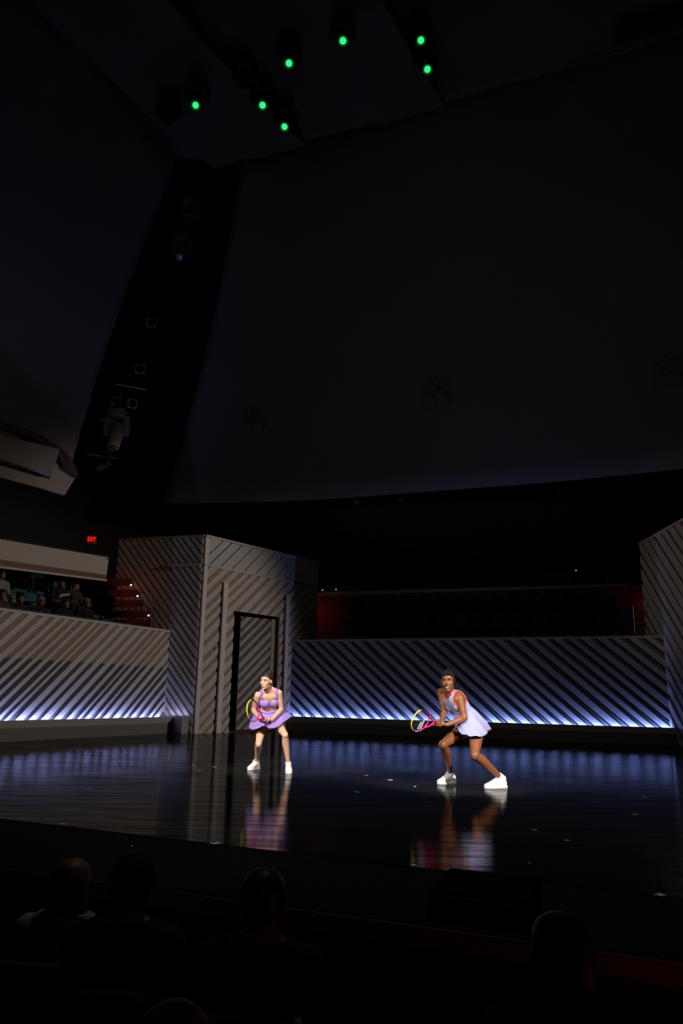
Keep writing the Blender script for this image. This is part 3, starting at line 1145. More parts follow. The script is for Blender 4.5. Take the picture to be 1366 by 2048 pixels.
def seg_t(co, a, b):
    a, b = np.array(a), np.array(b)
    return ((co - a) @ (b - a)) / ((b - a) @ (b - a))


def classify(co, bones):
    D = np.stack([seg_dist(co, V(a), V(b), ra, rb) for _, a, b, ra, rb in bones])
    return np.array([b[0] for b in bones])[D.argmin(0)]


def head_matrix(c, yaw, pitch, roll=0):
    return Matrix.Translation(c) @ Matrix.Rotation(R(yaw), 4, 'Z') @ Matrix.Rotation(R(pitch), 4, 'X') @ Matrix.Rotation(R(roll), 4, 'Y')


# ---- player on the left: lavender bra and pleated skirt
D1 = 10.95


def q1(x, y, dy=0.0):
    return at(440 + x * .14641, 1310 + y * .14641, D1 + dy)


def ground1(x, y):
    return atz(440 + x * .14641, 1310 + y * .14641)


pl = empty('person', flat(q1(690, 1500, -.1)), 'person crouching in a lavender crop top and pleated skirt, hair in a bun', 'person')
toeL, toeR = ground1(392, 1572), ground1(945, 1622)
shL_, anL, fL, hL = shoe(pl, toeL, R(-24), .265)
shR_, anR, fR, hR = shoe(pl, toeR, R(8), .265)
J = dict(hipL=q1(590, 880, .10), hipR=q1(742, 875, .10), neck=q1(668, 482, -.20),
         shL=q1(520, 548, -.20), shR=q1(803, 518, -.17),
         elL=q1(452, 745, -.06), wrL=q1(528, 856, -.26),
         elR=q1(840, 738, -.08), wrR=q1(705, 886, -.24),
         knL=q1(527, 1212, -.13), knR=q1(888, 1090, -.24),
         anL=anL + Z * .0, anR=anR + Z * .0, toeL=toeL - fL * .09 + Z * .034, toeR=toeR - fR * .09 + Z * .034)
grip1 = q1(632, 898, -.30)
tip1 = q1(452, 762, -.66)
ra1 = (tip1 - grip1).normalized()
w1 = q1(492, 650, -.40) - q1(470, 895, -.44)
rk1, g0, g1_, ax1 = racket('tennis_racket', grip1, ra1, w1, 'tennis racket held by the person in the lavender pleated skirt', logo=False)
HT1 = head_matrix(q1(632, 352, -.30), -27, 5, 4)
hands1 = [dict(wrist=J['wrL'], c=grip1 + ax1 * .045, axis=ax1, rh=.016, fdir=-1, thumb_side=1),
          dict(wrist=J['wrR'], c=grip1 - ax1 * .045, axis=ax1, rh=.016, fdir=1, thumb_side=1)]
body1, bones1, fr1 = build_body(pl, J, dict(torso=.92, arm=.88, leg=.86), HT1, .98, 'skin_light', hands1, .0045, gut=V((0, .02, .0)))
co, no, fs = arrays(body1.data)
part = classify(co, bones1)
pel, A, s, nf, s_hip = fr1
An = np.array(A)
rel = co - np.array(pel)
tt = rel @ An / (An @ An)
sx = rel @ np.array(s)
dn = rel @ np.array(nf)
sxn = sx
front = dn > 0
ab = np.abs(sxn)
neckl = np.where(front, np.interp(ab, [0, .05, .075, .088, .092], [.735, .745, .80, .90, 1.4]), np.interp(ab, [0, .05, .075, .088, .092], [.74, .75, .80, .9, 1.4]))
outer = np.interp(tt, [.5, .60, .76, .84, 1.1], [.30, .165, .138, .120, .120])
bra = (part != 'head') & (tt > .555) & (tt < neckl) & (ab < outer) & (tt < 1.10) & (part != 'leg') & ~((part == 'arm') & ((tt < .80) | (dn > .13)))
garment(body1.data, bra, .005, 'crop_top', 'purple', pl, trim=('binding', 'purple_trim'), trim_r=.0045)
bot = (part != 'head') & (part != 'arm') & (tt < .30) & (tt > -.22)
bot &= ~((part == 'leg') & (np.minimum(*[seg_t(co, J['hip' + q], J['kn' + q]) for q in 'LR']) > .16))
garment(body1.data, bot, .003, 'shorts', 'purple_trim', pl)


def skirt(name, root, waist_c, waist_s, waist_n, wr, hem_pts, pleats, amp, material, rows=14, belly=.35, sharp=True, seg=None):
    """pleated skirt lofted from the waist to a closed hem curve"""
    hem = curve_pts(hem_pts + hem_pts[:1], 24)[:-1]
    seg = seg or pleats * 6
    N = len(hem)
    rings = []
    wax = waist_s.cross(waist_n)
    for r in range(rows + 1):
        t = r / rows
        ring = []
        for j in range(seg):
            u = j / seg
            a = 2 * math.pi * u
            w = waist_c + waist_s * (-math.cos(a) * wr[0]) + waist_n * (math.sin(a) * wr[1])
            h = hem[int(u * N) % N].lerp(hem[(int(u * N) + 1) % N], u * N - int(u * N))
            p = w.lerp(h, t)
            out = (h - w)
            rad_ = (w - waist_c).normalized()
            p += rad_ * belly * out.length * .5 * (t - t * t)
            ph = (u * pleats) % 1
            tri = (abs(ph * 2 - 1) * 2 - 1) if sharp else math.sin(2 * math.pi * ph)
            p += rad_ * tri * amp * (.25 + .75 * t) * min(1, .2 + t * 3)
            ring.append(p)
        rings.append(ring)
    o = MB().loft(rings, cap=False).build(name, material, root, True, fix=True)
    s_ = o.modifiers.new('thickness', 'SOLIDIFY')
    s_.thickness = .003
    return o


wc = pel + A * .36
axn = A.normalized()
ws = s
# hem, from viewer left round the front to viewer right and back
hem1 = [q1(400, 1000, -.02), q1(445, 1020, -.16), q1(520, 1000, -.24), q1(600, 965, -.26), q1(680, 1000, -.28), q1(770, 985, -.24), q1(850, 925, -.20), q1(920, 880, -.12), q1(972, 838, .02),
        q1(930, 800, .22), q1(800, 850, .38), q1(650, 900, .42), q1(500, 930, .28), q1(420, 960, .12)]
sk = skirt('pleated_skirt', pl, wc, ws, nf, (.122, .096), hem1, 34, .011, 'purple', belly=.75)
wb = MB().loft([frame_ring(wc + axn * dz, ws, nf, .125 + e, .099 + e) for dz, e in ((-.012, 0), (-.012, .006), (.030, .003), (.030, -.003))], cap=False)
wb.build('waistband', 'purple', sk, True)
hm, _ = hair_mask(co, HT1, .98)
hair1 = garment(body1.data, hm, .001, 'hair', 'hair_brown', pl, thick=.005)
bun = MB().ball(HT1 @ V((0, .072, .098)), (.043, .043, .037), HT1.to_3x3())
bun.tube([HT1 @ V((.03 * math.cos(a), .055 + .03 * math.sin(a) * .6, .075 + .012 * math.sin(a))) for a in [i * math.pi / 6 for i in range(12)]], .012, 8, closed=True)
bun.build('bun', 'hair_brown', hair1, True)
face_parts(HT1, pl, body1, .98, 'lips_light', 'hair_brown', .003, -.002, False)
for an, kn in ((anL, J['knL']), (anR, J['knR'])):
    dd = (kn - an).normalized()
    MB().tube([an - dd * .05, an - dd * .02, an + dd * .02, an + dd * .035], [.042, .040, .038, .036], 16).build('sock', 'sock', pl, True)

# ---- player on the right: lilac tennis dress
D2 = 9.60


def q2(x, y, dy=0.0):
    return at(810 + x * .16838, 1320 + y * .16838, D2 + dy)


def ground2(x, y):
    return atz(810 + x * .16838, 1320 + y * .16838)


p2 = empty('person', flat(q2(780, 1450, 0)), 'person leaning forward in a pale lilac dress with coral piping, braided hair', 'person')
toeL2, toeR2 = ground2(392, 1474), ground2(948, 1522)
s1, anL2, fL2, h_ = shoe(p2, toeL2, R(-52), .285, k=1.08)
s2, anR2, fR2, h_ = shoe(p2, toeR2, R(-66), .295, k=1.08)
J2 = dict(hipL=q2(725, 800, .10), hipR=q2(850, 822, -.10), neck=q2(535, 400, -.12),
          shL=q2(432, 385, .03), shR=q2(648, 455, -.20),
          elL=q2(468, 612, -.02), wrL=q2(432, 722, -.24),
          elR=q2(706, 690, -.24), wrR=q2(500, 768, -.34),
          knL=q2(450, 1004, -.18), knR=q2(828, 1128, -.34),
          anL=anL2, anR=anR2, toeL=toeL2 - fL2 * .10 + Z * .034, toeR=toeR2 - fR2 * .10 + Z * .034)
grip2 = q2(398, 764, -.36)
tip2 = q2(232, 728, -.62)
ra2 = (tip2 - grip2).normalized()
w2 = q2(300, 612, -.56) - q2(205, 858, -.50)
rk2, g0, g1_, ax2 = racket('tennis_racket', grip2, ra2, w2, 'tennis racket held by the person in the pale lilac dress', logo=True)
HT2 = head_matrix(q2(512, 248, -.22), -17, 4, -3)
hands2 = [dict(wrist=J2['wrL'], c=grip2 + ax2 * .045, axis=ax2, rh=.016, fdir=-1, k=1.08, thumb_side=1),
          dict(wrist=J2['wrR'], c=grip2 - ax2 * .050, axis=ax2, rh=.016, fdir=1, k=1.08, thumb_side=1)]
body2, bones2, fr2 = build_body(p2, J2, dict(torso=1.0, arm=1.0, leg=1.0, bust_out=.046), HT2, 1.06, 'skin_dark', hands2, .0045, gut=V((.01, .0, .02)))
co, no, fs = arrays(body2.data)
part = classify(co, bones2)
pel, A, s, nf, s_hip = fr2
An = np.array(A)
rel = co - np.array(pel)
tt = rel @ An / (An @ An)
sx = rel @ np.array(s)
dn = rel @ np.array(nf)
front = dn > .0
ab = np.abs(sx)
neckl = np.where(front, np.interp(ab, [0, .04, .058, .066, .070], [.935, .945, .99, 1.1, 1.5]), np.interp(ab, [0, .03, .055, .066, .07], [1.02, 1.02, 1.05, 1.15, 1.5]))
outer = np.where(front, np.interp(tt, [.5, .60, .74, .86, 1.1], [.30, .17, .125, .100, .092]), np.interp(tt, [.5, .60, .76, .90, 1.1], [.30, .17, .100, .075, .092]))
dress = (part != 'head') & (tt > .32) & (tt < neckl) & (ab < outer) & (tt < 1.07) & (part != 'leg') & ~((part == 'arm') & ((tt < .80) | (dn > .13)))
dress &= ~((part == 'arm') & (tt < .92))
dr2 = garment(body2.data, dress, .007, 'dress', 'lilac', p2, trim=('piping', 'coral'), trim_r=.006, relax=40)
shorts = (part != 'head') & (part != 'arm') & (tt < .2) & (tt > -.24)
shorts &= ~((part == 'leg') & (np.minimum(*[seg_t(co, J2['hip' + q], J2['kn' + q]) for q in 'LR']) > .10))
garment(body2.data, shorts, .003, 'shorts', 'lilac', p2)
wc = pel + A * .48 + V((.01, 0, .02))
hem2 = [q2(600, 790, -.12), q2(640, 850, -.24), q2(700, 885, -.32), q2(780, 900, -.36), q2(870, 906, -.34), q2(948, 900, -.28), q2(985, 850, -.16), q2(1020, 822, .0),
        q2(980, 800, .16), q2(880, 810, .26), q2(760, 800, .28), q2(660, 780, .16)]
sk2 = skirt('dress_skirt', p2, wc, s, nf, (.128, .104), hem2, 9, .010, 'lilac', belly=.50, sharp=False, seg=120)
# hem stitching and chest mark
hm, lc = hair_mask(co, HT2, 1.06)
hair2 = garment(body2.data, hm, .001, 'hair', 'hair_black', p2, thick=.004)
br = MB()


def W2(x, y, z):
    return HT2 @ (V((x, y, z)) * 1.06)


for i in range(10):                      # cornrows from the brow to the nape
    x = (i - 4.5) * .0145
    sc = math.sqrt(max(.1, 1 - (x / .082) ** 2))
    br.tube([W2(x, .018 - math.cos(R(t)) * .100 * sc, .030 + math.sin(R(t)) * .096 * sc) for t in range(22, 186, 14)], .0062, 7)
for sgn, x0 in ((1, .071), (1, .080), (1, .076)):   # loose braids
    y0 = -.045 + .02 * random.Random(x0 + sgn).random()
    br.tube([W2(sgn * .035, y0 - .02, .095), W2(sgn * (x0 - .006), y0, .055), W2(sgn * (x0 + .006), y0 + .012, .01), W2(sgn * (x0 + .008), y0 + .030, -.05)], [.005, .005, .0048, .0035], 7)
for i in range(6):                       # braids gathered behind the neck
    x = (i - 2.5) * .014
    br.tube([W2(x, .10, -.02), W2(x + .015, .125, -.07), W2(x + .03, .12, -.12)], [.009, .009, .006], 7)
br.build('braids', 'hair_black', hair2, True)
face_parts(HT2, p2, body2, 1.06, 'lips_dark', 'hair_black', .012, -.001)
for an, kn in ((anL2, J2['knL']), (anR2, J2['knR'])):
    dd = (kn - an).normalized()
    MB().tube([an - dd * .05, an - dd * .02, an + dd * .02, an + dd * .04], [.046, .045, .043, .041], 16).build('sock', 'sock', p2, True)
# small dark curved tick on the chest
dco, dno, _ = arrays(dr2.data)


def on_dress(px, py):
    r = ray(px, py).normalized()
    e_ = np.array(EYE)
    rr = np.array(r)
    rel_ = dco - e_
    al = rel_ @ rr
    off = np.linalg.norm(rel_ - al[:, None] * rr, axis=1)
    ok = off < .012
    if not ok.any():
        return EYE + r * float(al[off.argmin()])
    return EYE + r * float(al[ok].min() - .006)


tk0 = on_dress(810 + 508 * .16838, 1320 + 484 * .16838)
tk = [at(810 + x * .16838, 1320 + y * .16838, tk0.y + (x - 508) * .0003 * 0 - .004) for x, y in ((499, 478), (503, 486), (510, 488), (526, 481))]
MB().tube(tk, [.0018, .0040, .0034, .0010], 6).build('chest_mark', 'black', dr2, True)

# ------------------------------------------------------------------ ceiling lights
def moving_light(px, py, z, lit, label, k=1.0, aim=(.05, -.55, -.83), group='moving head lights in the ceiling', shell='fixture_dark', pos=None, lens='green_lens', head_yaw=0):
    p = pos if pos is not None else atz(px, py, z)
    f = V(aim).normalized()
    x = f.cross(Z).normalized() if abs(f.z) < .99 else V((1, 0, 0))
    pivot = p - f * .34 * k
    root = empty('moving_head_light', pivot + Z * .36 * k, label, 'stage light', group)
    bevel(MB().box(pivot + Z * .40 * k, V((.34, .30, .16)) * k).build('base', shell, root), .02)
    for s in (-1, 1):
        MB().obox(pivot + x * s * .20 * k + Z * .34 * k, pivot + x * s * .20 * k - Z * .05 * k, .10 * k, .05 * k, V((0, 1, 0))).build('yoke_arm', shell, root)
    rings = []
    for t, r in ((-.20, .10), (-.17, .135), (.0, .15), (.16, .13), (.30, .115), (.34, .112), (.34, .095), (.31, .09)):
        u = x.cross(f)
        rings.append([pivot + f * t * k + (x * math.cos(a) + u * math.sin(a)) * r * k for a in [2 * math.pi * i / 20 for i in range(20)]])
    h = MB().loft(rings).build('head', shell, root, True)
    u = x.cross(f)
    ds = [pivot + f * .318 * k + (x * math.cos(a) + u * math.sin(a)) * .060 * k for a in [2 * math.pi * i / 20 for i in range(20)]]
    MB().prism(ds, f * .012).build('lens', lens if lit else 'lens', h)
    if lit:
        MB().tube([pivot + f * .343 * k + (x * math.cos(a) + u * math.sin(a)) * .092 * k for a in [2 * math.pi * i / 20 for i in range(20)]], .008 * k, 6, closed=True).build('lens_rim', 'green_rim', h)
    return root


G = 'moving head lights in the ceiling'
for px, py, z, lit, lab in (
        (391, 211, 12.22, 1, 'ceiling light glowing green, leftmost of the lit ones'),
        (525, 211, 12.22, 1, 'ceiling light glowing green in the slot, right of the leftmost lit one'),
        (569, 254, 12.22, 1, 'ceiling light glowing green, lowest of the lit ones, at the end of its slot'),
        (578, 127, 12.62, 1, 'ceiling light glowing green under the middle panel, above the slot pair'),
        (686, 82, 12.62, 1, 'ceiling light glowing green, large, alone under the middle panel'),
        (842, 81, 13.12, 1, 'ceiling light glowing green, upper of the pair in the right slot'),
        (855, 139, 12.62, 1, 'ceiling light glowing green, lower of the pair in the right slot'),
        (333, 240, 12.22, 0, 'unlit ceiling light left of all the green ones'),
        (487, 165, 12.22, 0, 'unlit ceiling light at the upper end of the left slot')):
    moving_light(px, py, z, lit, lab)

# fixtures hung in the gap between the sails
pts = {'a': (378, 432, 18.2), 'b': (358, 498, 18.4), 'c': (325, 575, 18.6)}
moving_light(0, 0, 0, 0, 'unlit moving light, topmost in the dark gap between the sails', 1.0, (.1, -.7, -.7), 'moving lights in the gap between the sails', 'fixture', at(378, 436, 17.2))
moving_light(0, 0, 0, 0, 'unlit moving light second from the top of the dark gap', 1.0, (.0, -.5, -.85), 'moving lights in the gap between the sails', 'fixture', at(359, 515, 17.6))
moving_light(0, 0, 0, 0, 'unlit moving light third from the top of the dark gap', .8, (.0, -.7, -.7), 'moving lights in the gap between the sails', 'fixture_dark', at(325, 582, 17.9))
moving_light(0, 0, 0, 0, 'pale grey moving light hanging nose down near the bottom of the gap', 1.3, (-.02, -.30, -.95), 'moving lights in the gap between the sails', 'fixture', at(226, 895, 18.6))
moving_light(0, 0, 0, 0, 'small tilted moving light below the lowest pipe of the gap', .8, (-.6, -.4, -.6), 'moving lights in the gap between the sails', 'fixture_dark', at(190, 940, 18.8))


def par_can(px, py, Y, label, k=1.0, shell='fixture', group='square faced spotlights in the gap'):
    p = at(px, py, Y)
    f = (EYE + V((1, 3, -1)) - p).normalized()
    x = f.cross(Z).normalized()
    u = x.cross(f)
    m = Matrix((x, u, -f)).transposed()
    root = empty('spotlight', p, label, 'stage light', group)
    b = bevel(MB().box(p - f * .12 * k, V((.25, .25, .24)) * k, m).build('housing', shell, root), .03)
    ds = [p + f * .001 + (x * math.cos(a) + u * math.sin(a)) * .10 * k for a in [2 * math.pi * i / 20 for i in range(20)]]
    MB().prism(ds, f * .015).build('lens', 'lens', b)
    yk = MB().tube([p - x * .16 * k - f * .1, p - x * .16 * k - f * .12 + Z * .2 * k, p + x * .16 * k - f * .12 + Z * .2 * k, p + x * .16 * k - f * .1], .012, 6)
    yk.build('yoke', 'fixture_dark', root)
    return root


par_can(303, 645, 18.0, 'square faced spotlight in the gap below the third moving light')
par_can(280, 738, 18.3, 'square faced spotlight in the gap above the highest pipe')
par_can(233, 803, 18.6, 'square faced spotlight under the highest pipe, left of its twin')
par_can(265, 807, 18.6, 'square faced spotlight under the highest pipe, right of its twin')
for px, py, Y, lab in ((713, 1004, 23.5, 'leftmost small dark spotlight under the edge of the back sail'), (802, 1000, 23.5, 'second small dark spotlight under the edge of the back sail'),
                       (907, 994, 23.2, 'third small dark spotlight under the edge of the back sail'), (1122, 984, 20.0, 'rightmost small dark spotlight under the edge of the back sail')):
    o_ = par_can(px, py, Y, lab, .8, 'fixture_dark', 'spotlights under the back sail')
    MB().tube([at(px, py, Y) + Z * .14 + V((0, .1, 0)), at(px, py, Y) + V((0, -.1, 1.7))], .012, 6).build('hanger', 'fixture_dark', o_)
for (x0, y0), (x1, y1), lab in (((230, 768), (293, 779), 'thin lighting pipe above the pair of square spotlights'), ((200, 838), (262, 851), 'thin lighting pipe carrying the pale grey moving light'), ((176, 908), (234, 917), 'thin lighting pipe below the pale grey moving light')):
    t = MB().tube([at(x0, y0, 18.7), at(x1, y1, 19.0)], .022, 8).build('lighting_pipe', 'steel')
    tag(t, lab, 'pipe', 'lighting pipes in the gap')
# hung loudspeaker at the right edge under the sail
p = at(1352, 955, 21.8)
ls = empty('hanging_loudspeaker', p, 'black box loudspeaker hanging under the right end of the back sail', 'loudspeaker')
bevel(MB().box(p, (.36, .4, .62)).build('cabinet', 'blackmetal', ls), .02)
MB().tube([p + Z * .3, p + Z * .75], .012, 6).build('hanger', 'steel', ls)

# round ports in the back sail
from mathutils.bvhtree import BVHTree
sob = bpy.data.objects['wall_sail_back']
bv = BVHTree.FromPolygons([v.co.copy() for v in sob.data.vertices], [tuple(p.vertices) for p in sob.data.polygons])


def port(px, py, rpx):
    r = ray(px, py).normalized()
    hit, nrm, idx, dist = bv.ray_cast(EYE, r)
    if hit is None:
        return
    if nrm.dot(r) > 0:
        nrm = -nrm
    x = nrm.cross(Z).normalized()
    y = x.cross(nrm)
    rad_ = rpx * dist / FPX
    mb = MB()
    mb.prism([hit - nrm * .05 + (x * math.cos(a) + y * math.sin(a)) * rad_ for a in [2 * math.pi * i / 24 for i in range(24)]], nrm * .19)
    mb.build('round_port', 'port', sob)


for cx, cy, k in ((507, 852, .9), (875, 802, 1.15), (1337, 757, 1.15)):
    for dx, dy, r in ((-15, 3, 12.5), (12, 1, 12.5), (-19, -25, 4), (-3, -22, 4.5), (9, -30, 5), (-4, -36, 3.5), (0, -12, 4.5)):
        port(cx + dx * k, cy + dy * k, r * k)

# ------------------------------------------------------------------ exit sign
ep = at(183, 1079, 20.2)
ef = (EYE - ep)
ef.z = 0
ef.normalize()
ex = V((-ef.y, ef.x, 0))
es = empty('exit_sign', ep, 'red lit exit sign on the dark wall above the left balcony', 'exit sign')
em = Matrix((ex, ef.cross(ex) * 1, ef)).transposed()
bevel(MB().box(ep - ef * .02, (.25, .22, .04), em).build('sign_box', 'exit_plate', es), .008)
fc = bpy.data.curves.new('exit_text', 'FONT')
fc.body = 'EXIT'
fc.size = .105
fc.extrude = .004
fc.align_x = 'CENTER'
fc.align_y = 'CENTER'
to = bpy.data.objects.new('exit_text', fc)
COL.objects.link(to)
tm = bpy.data.meshes.new_from_object(to.evaluated_get(bpy.context.evaluated_depsgraph_get()))
bpy.data.objects.remove(to)
m4 = em.to_4x4()
m4.translation = ep + ef * .006
tm.transform(m4 @ Matrix.Diagonal((.95, 1.6, 1, 1)))
tm.materials.clear()
tm.materials.append(MT['exit_red'])
to = bpy.data.objects.new('letters', tm)
COL.objects.link(to)
set_parent(to, es)

# ------------------------------------------------------------------ left box: stairs, rails, seats, people
def on_wall(px, py, off):          # on the plane of the side wall, moved back by off
    r = ray(px, py)
    P0 = LWA - n_lw * off
    return EYE + r * ((P0 - EYE).dot(n_lw) / r.dot(n_lw))


st = empty('stairs', at(255, 1245, 21.2), 'dark red carpeted stairs with lit steps beside the white tower', 'stairs')
for i, (x0, x1, y, Y) in enumerate(((214, 264, 1157, 21.35), (219, 276, 1179, 21.2), (230, 287, 1200, 21.0), (238, 299, 1221, 20.8), (246, 303, 1240, 20.6))):
    a, b = at(x0, y, Y), at(x1, y, Y - .12)
    c, e = at(x0, y + 13, Y), at(x1, y + 13, Y - .12)
    MB().prism([a, b, e, c], V((-.35, .16, 0))).build('step', 'step_red', st)
for i, (px, py, Y) in enumerate(((262, 1170, 21.1), (275, 1192, 20.95), (297, 1231, 20.55))):
    p = at(px, py, Y)
    lab = ('small white step lamp on the highest lit step', 'small white step lamp on the middle lit step', 'small white step lamp on the lowest lit step')[i]
    s_ = empty('step_lamp', p, lab, 'step lamp', 'lamps along the red stairs')
    MB().ball(p, .024).build('bulb', 'step_bulb', s_, True)
    MB().box(p + V((.03, .03, .07)), (.05, .04, .09)).build('bracket', 'steel', s_)
    point('step_lamp_glow', p + V((-.26, -.16, .0)), .4, (1, .06, .02), .03)


def rail(name, A, B, h, bars, label, posts=2, r=.012, group=None):
    root = empty(name, A, label, 'railing', group)
    for i in range(posts):
        p = A.lerp(B, i / (posts - 1))
        MB().tube([p, p + Z * h], r * 1.3, 8).build('post', 'steel', root)
    for k in range(bars):
        z = h * (1 - k / max(1, bars)) if bars > 1 else h
        MB().tube([A + Z * z, B + Z * z], r, 6).build('rail_bar', 'steel', root)
    return root


a, b = at(301, 1254, 20.4), at(346, 1258, 20.7)
rail('railing', a, b, (1258 - 1201) / FPX * 20.6, 6, 'steel railing with horizontal bars beside the red stairs')
a, b = on_wall(-20, 1226, .35), on_wall(290, 1262, .35)
rail('railing', V((a.x, a.y, WTOP)), V((b.x, b.y, WTOP)), .13, 1, 'long low steel rail along the top of the left ribbed wall', 6, .010)
a, b = at(587, 1276, 24.0), at(634, 1276, 24.3)
ztop = at(610, 1232, 24.1).z
a.z = b.z = 2.5
rail('railing', a, b, ztop - 2.5, 8, 'steel railing with horizontal bars right of the tower')
a, b = at(1270, 1268, 20.6), at(1348, 1266, 20.2)
rail('railing', a, b, (1267 - 1211) / FPX * 20.4, 5, 'steel railing with horizontal bars at the right tower')
a, b = BWA - n_bw * .3, BWB - n_bw * .3
rail('railing', V((a.x, a.y, WTOP)) + md * .9, V((b.x, b.y, WTOP)) - md * 1.8, .14, 1, 'long low steel rail along the top of the back ribbed wall', 9, .010)
a, b = at(640, 1187, 27.0), at(1292, 1170, 25.2)
rail('railing', a, b, .40, 2, 'thin steel rail on the dark balcony at the back', 10, .010)


def seat(loc, face, fabric, label, group, k=1.0):
    """theatre seat; face = direction the sitter looks"""
    root = empty('theatre_seat', loc, label, 'seat', group)
    f = V(face).normalized()
    s = V((f.y, -f.x, 0))
    m = Matrix((s, f, Z)).transposed()
    L_ = V(loc)

    def W(x, y, z):
        return L_ + s * x + f * y + Z * z
    bevel(MB().box(W(0, .02, .42), (.47, .46, .10), m).build('cushion', fabric, root), .03, 3)
    bk = []
    for z, y, w in ((.40, -.22, .23), (.60, -.25, .24), (.78, -.28, .235), (.86, -.295, .21), (.885, -.30, .16)):
        bk.append([W(-w, y - .045, z), W(w, y - .045, z), W(w, y + .035, z), W(-w, y + .035, z)])
    bevel(MB().loft(bk).build('backrest', fabric, root), .025, 3)
    for q in (-1, 1):
        bevel(MB().box(W(q * .265, .0, .60), (.05, .36, .04), m).build('armrest', 'blackmetal', root), .012)
        MB().box(W(q * .265, -.04, .30), (.035, .10, .60), m).build('leg', 'blackmetal', root)
    return root


def place_seat(proto, loc, face, label, ref):
    c = copy_tree(proto)
    c['label'] = label
    ang = math.atan2(face.y, face.x) - math.atan2(ref.y, ref.x)
    c.rotation_euler = (0, 0, ang)
    c.location = loc
    return c


ORD = ['first', 'second', 'third', 'fourth', 'fifth', 'sixth', 'seventh', 'eighth', 'ninth', 'tenth', 'eleventh', 'twelfth', 'thirteenth', 'fourteenth']
# side box seats: two rows parallel to the wall
ud = (LWB - LWA).normalized()
SFACE = n_lw.copy()
FRONT, BACK = 1.05, 2.0
tproto = None


def box_seat(px, py, off, lab):
    global tproto
    p = on_wall(px, py, off)
    loc = V((p.x, p.y, p.z - 1.165)) - n_lw * .04
    if tproto is None:
        tproto = seat(loc, SFACE, 'teal', lab, 'teal seats in the left box')
    else:
        place_seat(tproto, loc, SFACE, lab, SFACE)


for off, y0, ys, xs, nm in ((FRONT, 1189, .12, (2, 39, 80, 130, 172, 205, 236), 'front'), (BACK, 1149, .16, (2, 40, 82, 121, 152, 190), 'second'), (3.0, 1119, .165, (2, 36, 70, 104, 138, 172), 'rear')):
    for i, x in enumerate(xs):
        box_seat(x, y0 + ys * x, off, 'dim teal seat in the %s row of the left box, %s from the left edge' % (nm, ORD[i]))
    a, b = on_wall(-60, 1200, off + .2), on_wall(xs[-1] + 14, 1200, off + .2)
    zf = on_wall(80, y0 + ys * 80, off).z - 1.165 - .03
    a.z = b.z = zf - .06
    struct(MB().box((a + b) / 2, (.95, (b - a).length, .12), Matrix((n_lw, ud, Z)).transposed()).build('floor_box', 'black'))
# back box seats
proto = None
BFACE = n_bw.copy()
bd = (BWB - BWA).normalized()
for row, (pxl, Y, zf, n) in enumerate(((735, 25.0, 2.72, 14), (722, 25.9, 3.12, 14), (712, 26.8, 3.5, 14))):
    s0 = at(pxl, 1230, Y)
    s0.z = zf
    struct(MB().box(s0 + bd * 4.0 + Z * -.06, (8.6, .88, .12), Matrix((bd, Z.cross(bd), Z)).transposed()).build('floor_box', 'black'))
    for i in range(n):
        loc = s0 + bd * (.6 * i)
        lab = 'dark navy seat in the %s row of the back box, %s from the left' % (('front', 'middle', 'rear')[row], ORD[i])
        if proto is None:
            proto = seat(loc, BFACE, 'navy', lab, 'navy seats in the back box')
        else:
            place_seat(proto, loc, BFACE, lab, BFACE)
q_ = BWA - n_bw * 3.2 + (BWB - BWA) * .5
struct(MB().box(q_ + Z * 2.45, ((BWB - BWA).length, 5.9, .1), Matrix((bd, Z.cross(bd), Z)).transposed()).build('floor_box', 'black'))
# red lit wall and fascia of the back box
a, b, c, e = at(630, 1190, 27.6), at(1296, 1170, 25.6), at(1296, 1290, 25.6), at(630, 1290, 27.6)
struct(MB().prism([a, b, c, e], V((.1, .3, 0))).build('wall_box_red', 'redwall'))
struct(MB().prism([at(630, 1184, 27.3), at(1294, 1166, 25.3), at(1294, 1172, 25.3), at(630, 1192, 27.3)], V((0, .12, 0))).build('trim_30', 'cream'))
point('box_lamp_left', at(627, 1222, 27.1), .7, (1, .13, .03), .05)
point('box_lamp_right', at(1297, 1208, 25.25), .35, (1, .10, .03), .05)
for px, py, lab in ((645, 1180, 'tiny pale lamp on the back balcony rail beside the tower'), (672, 1179, 'tiny pale lamp on the back balcony rail, second from the tower'), (1152, 1141, 'tiny white lamp alone in the dark above the back balcony')):
    Y = 27 if px < 1000 else 26.5
    pl_ = tag(MB().ball(at(px, py, Y), .028).build('pilot_lamp', 'pilot', None, True), lab, 'lamp')
    MB().tube([at(px, py, Y), at(px, py, Y) - Z * .55], .008, 6).build('stem', 'blackmetal', pl_)


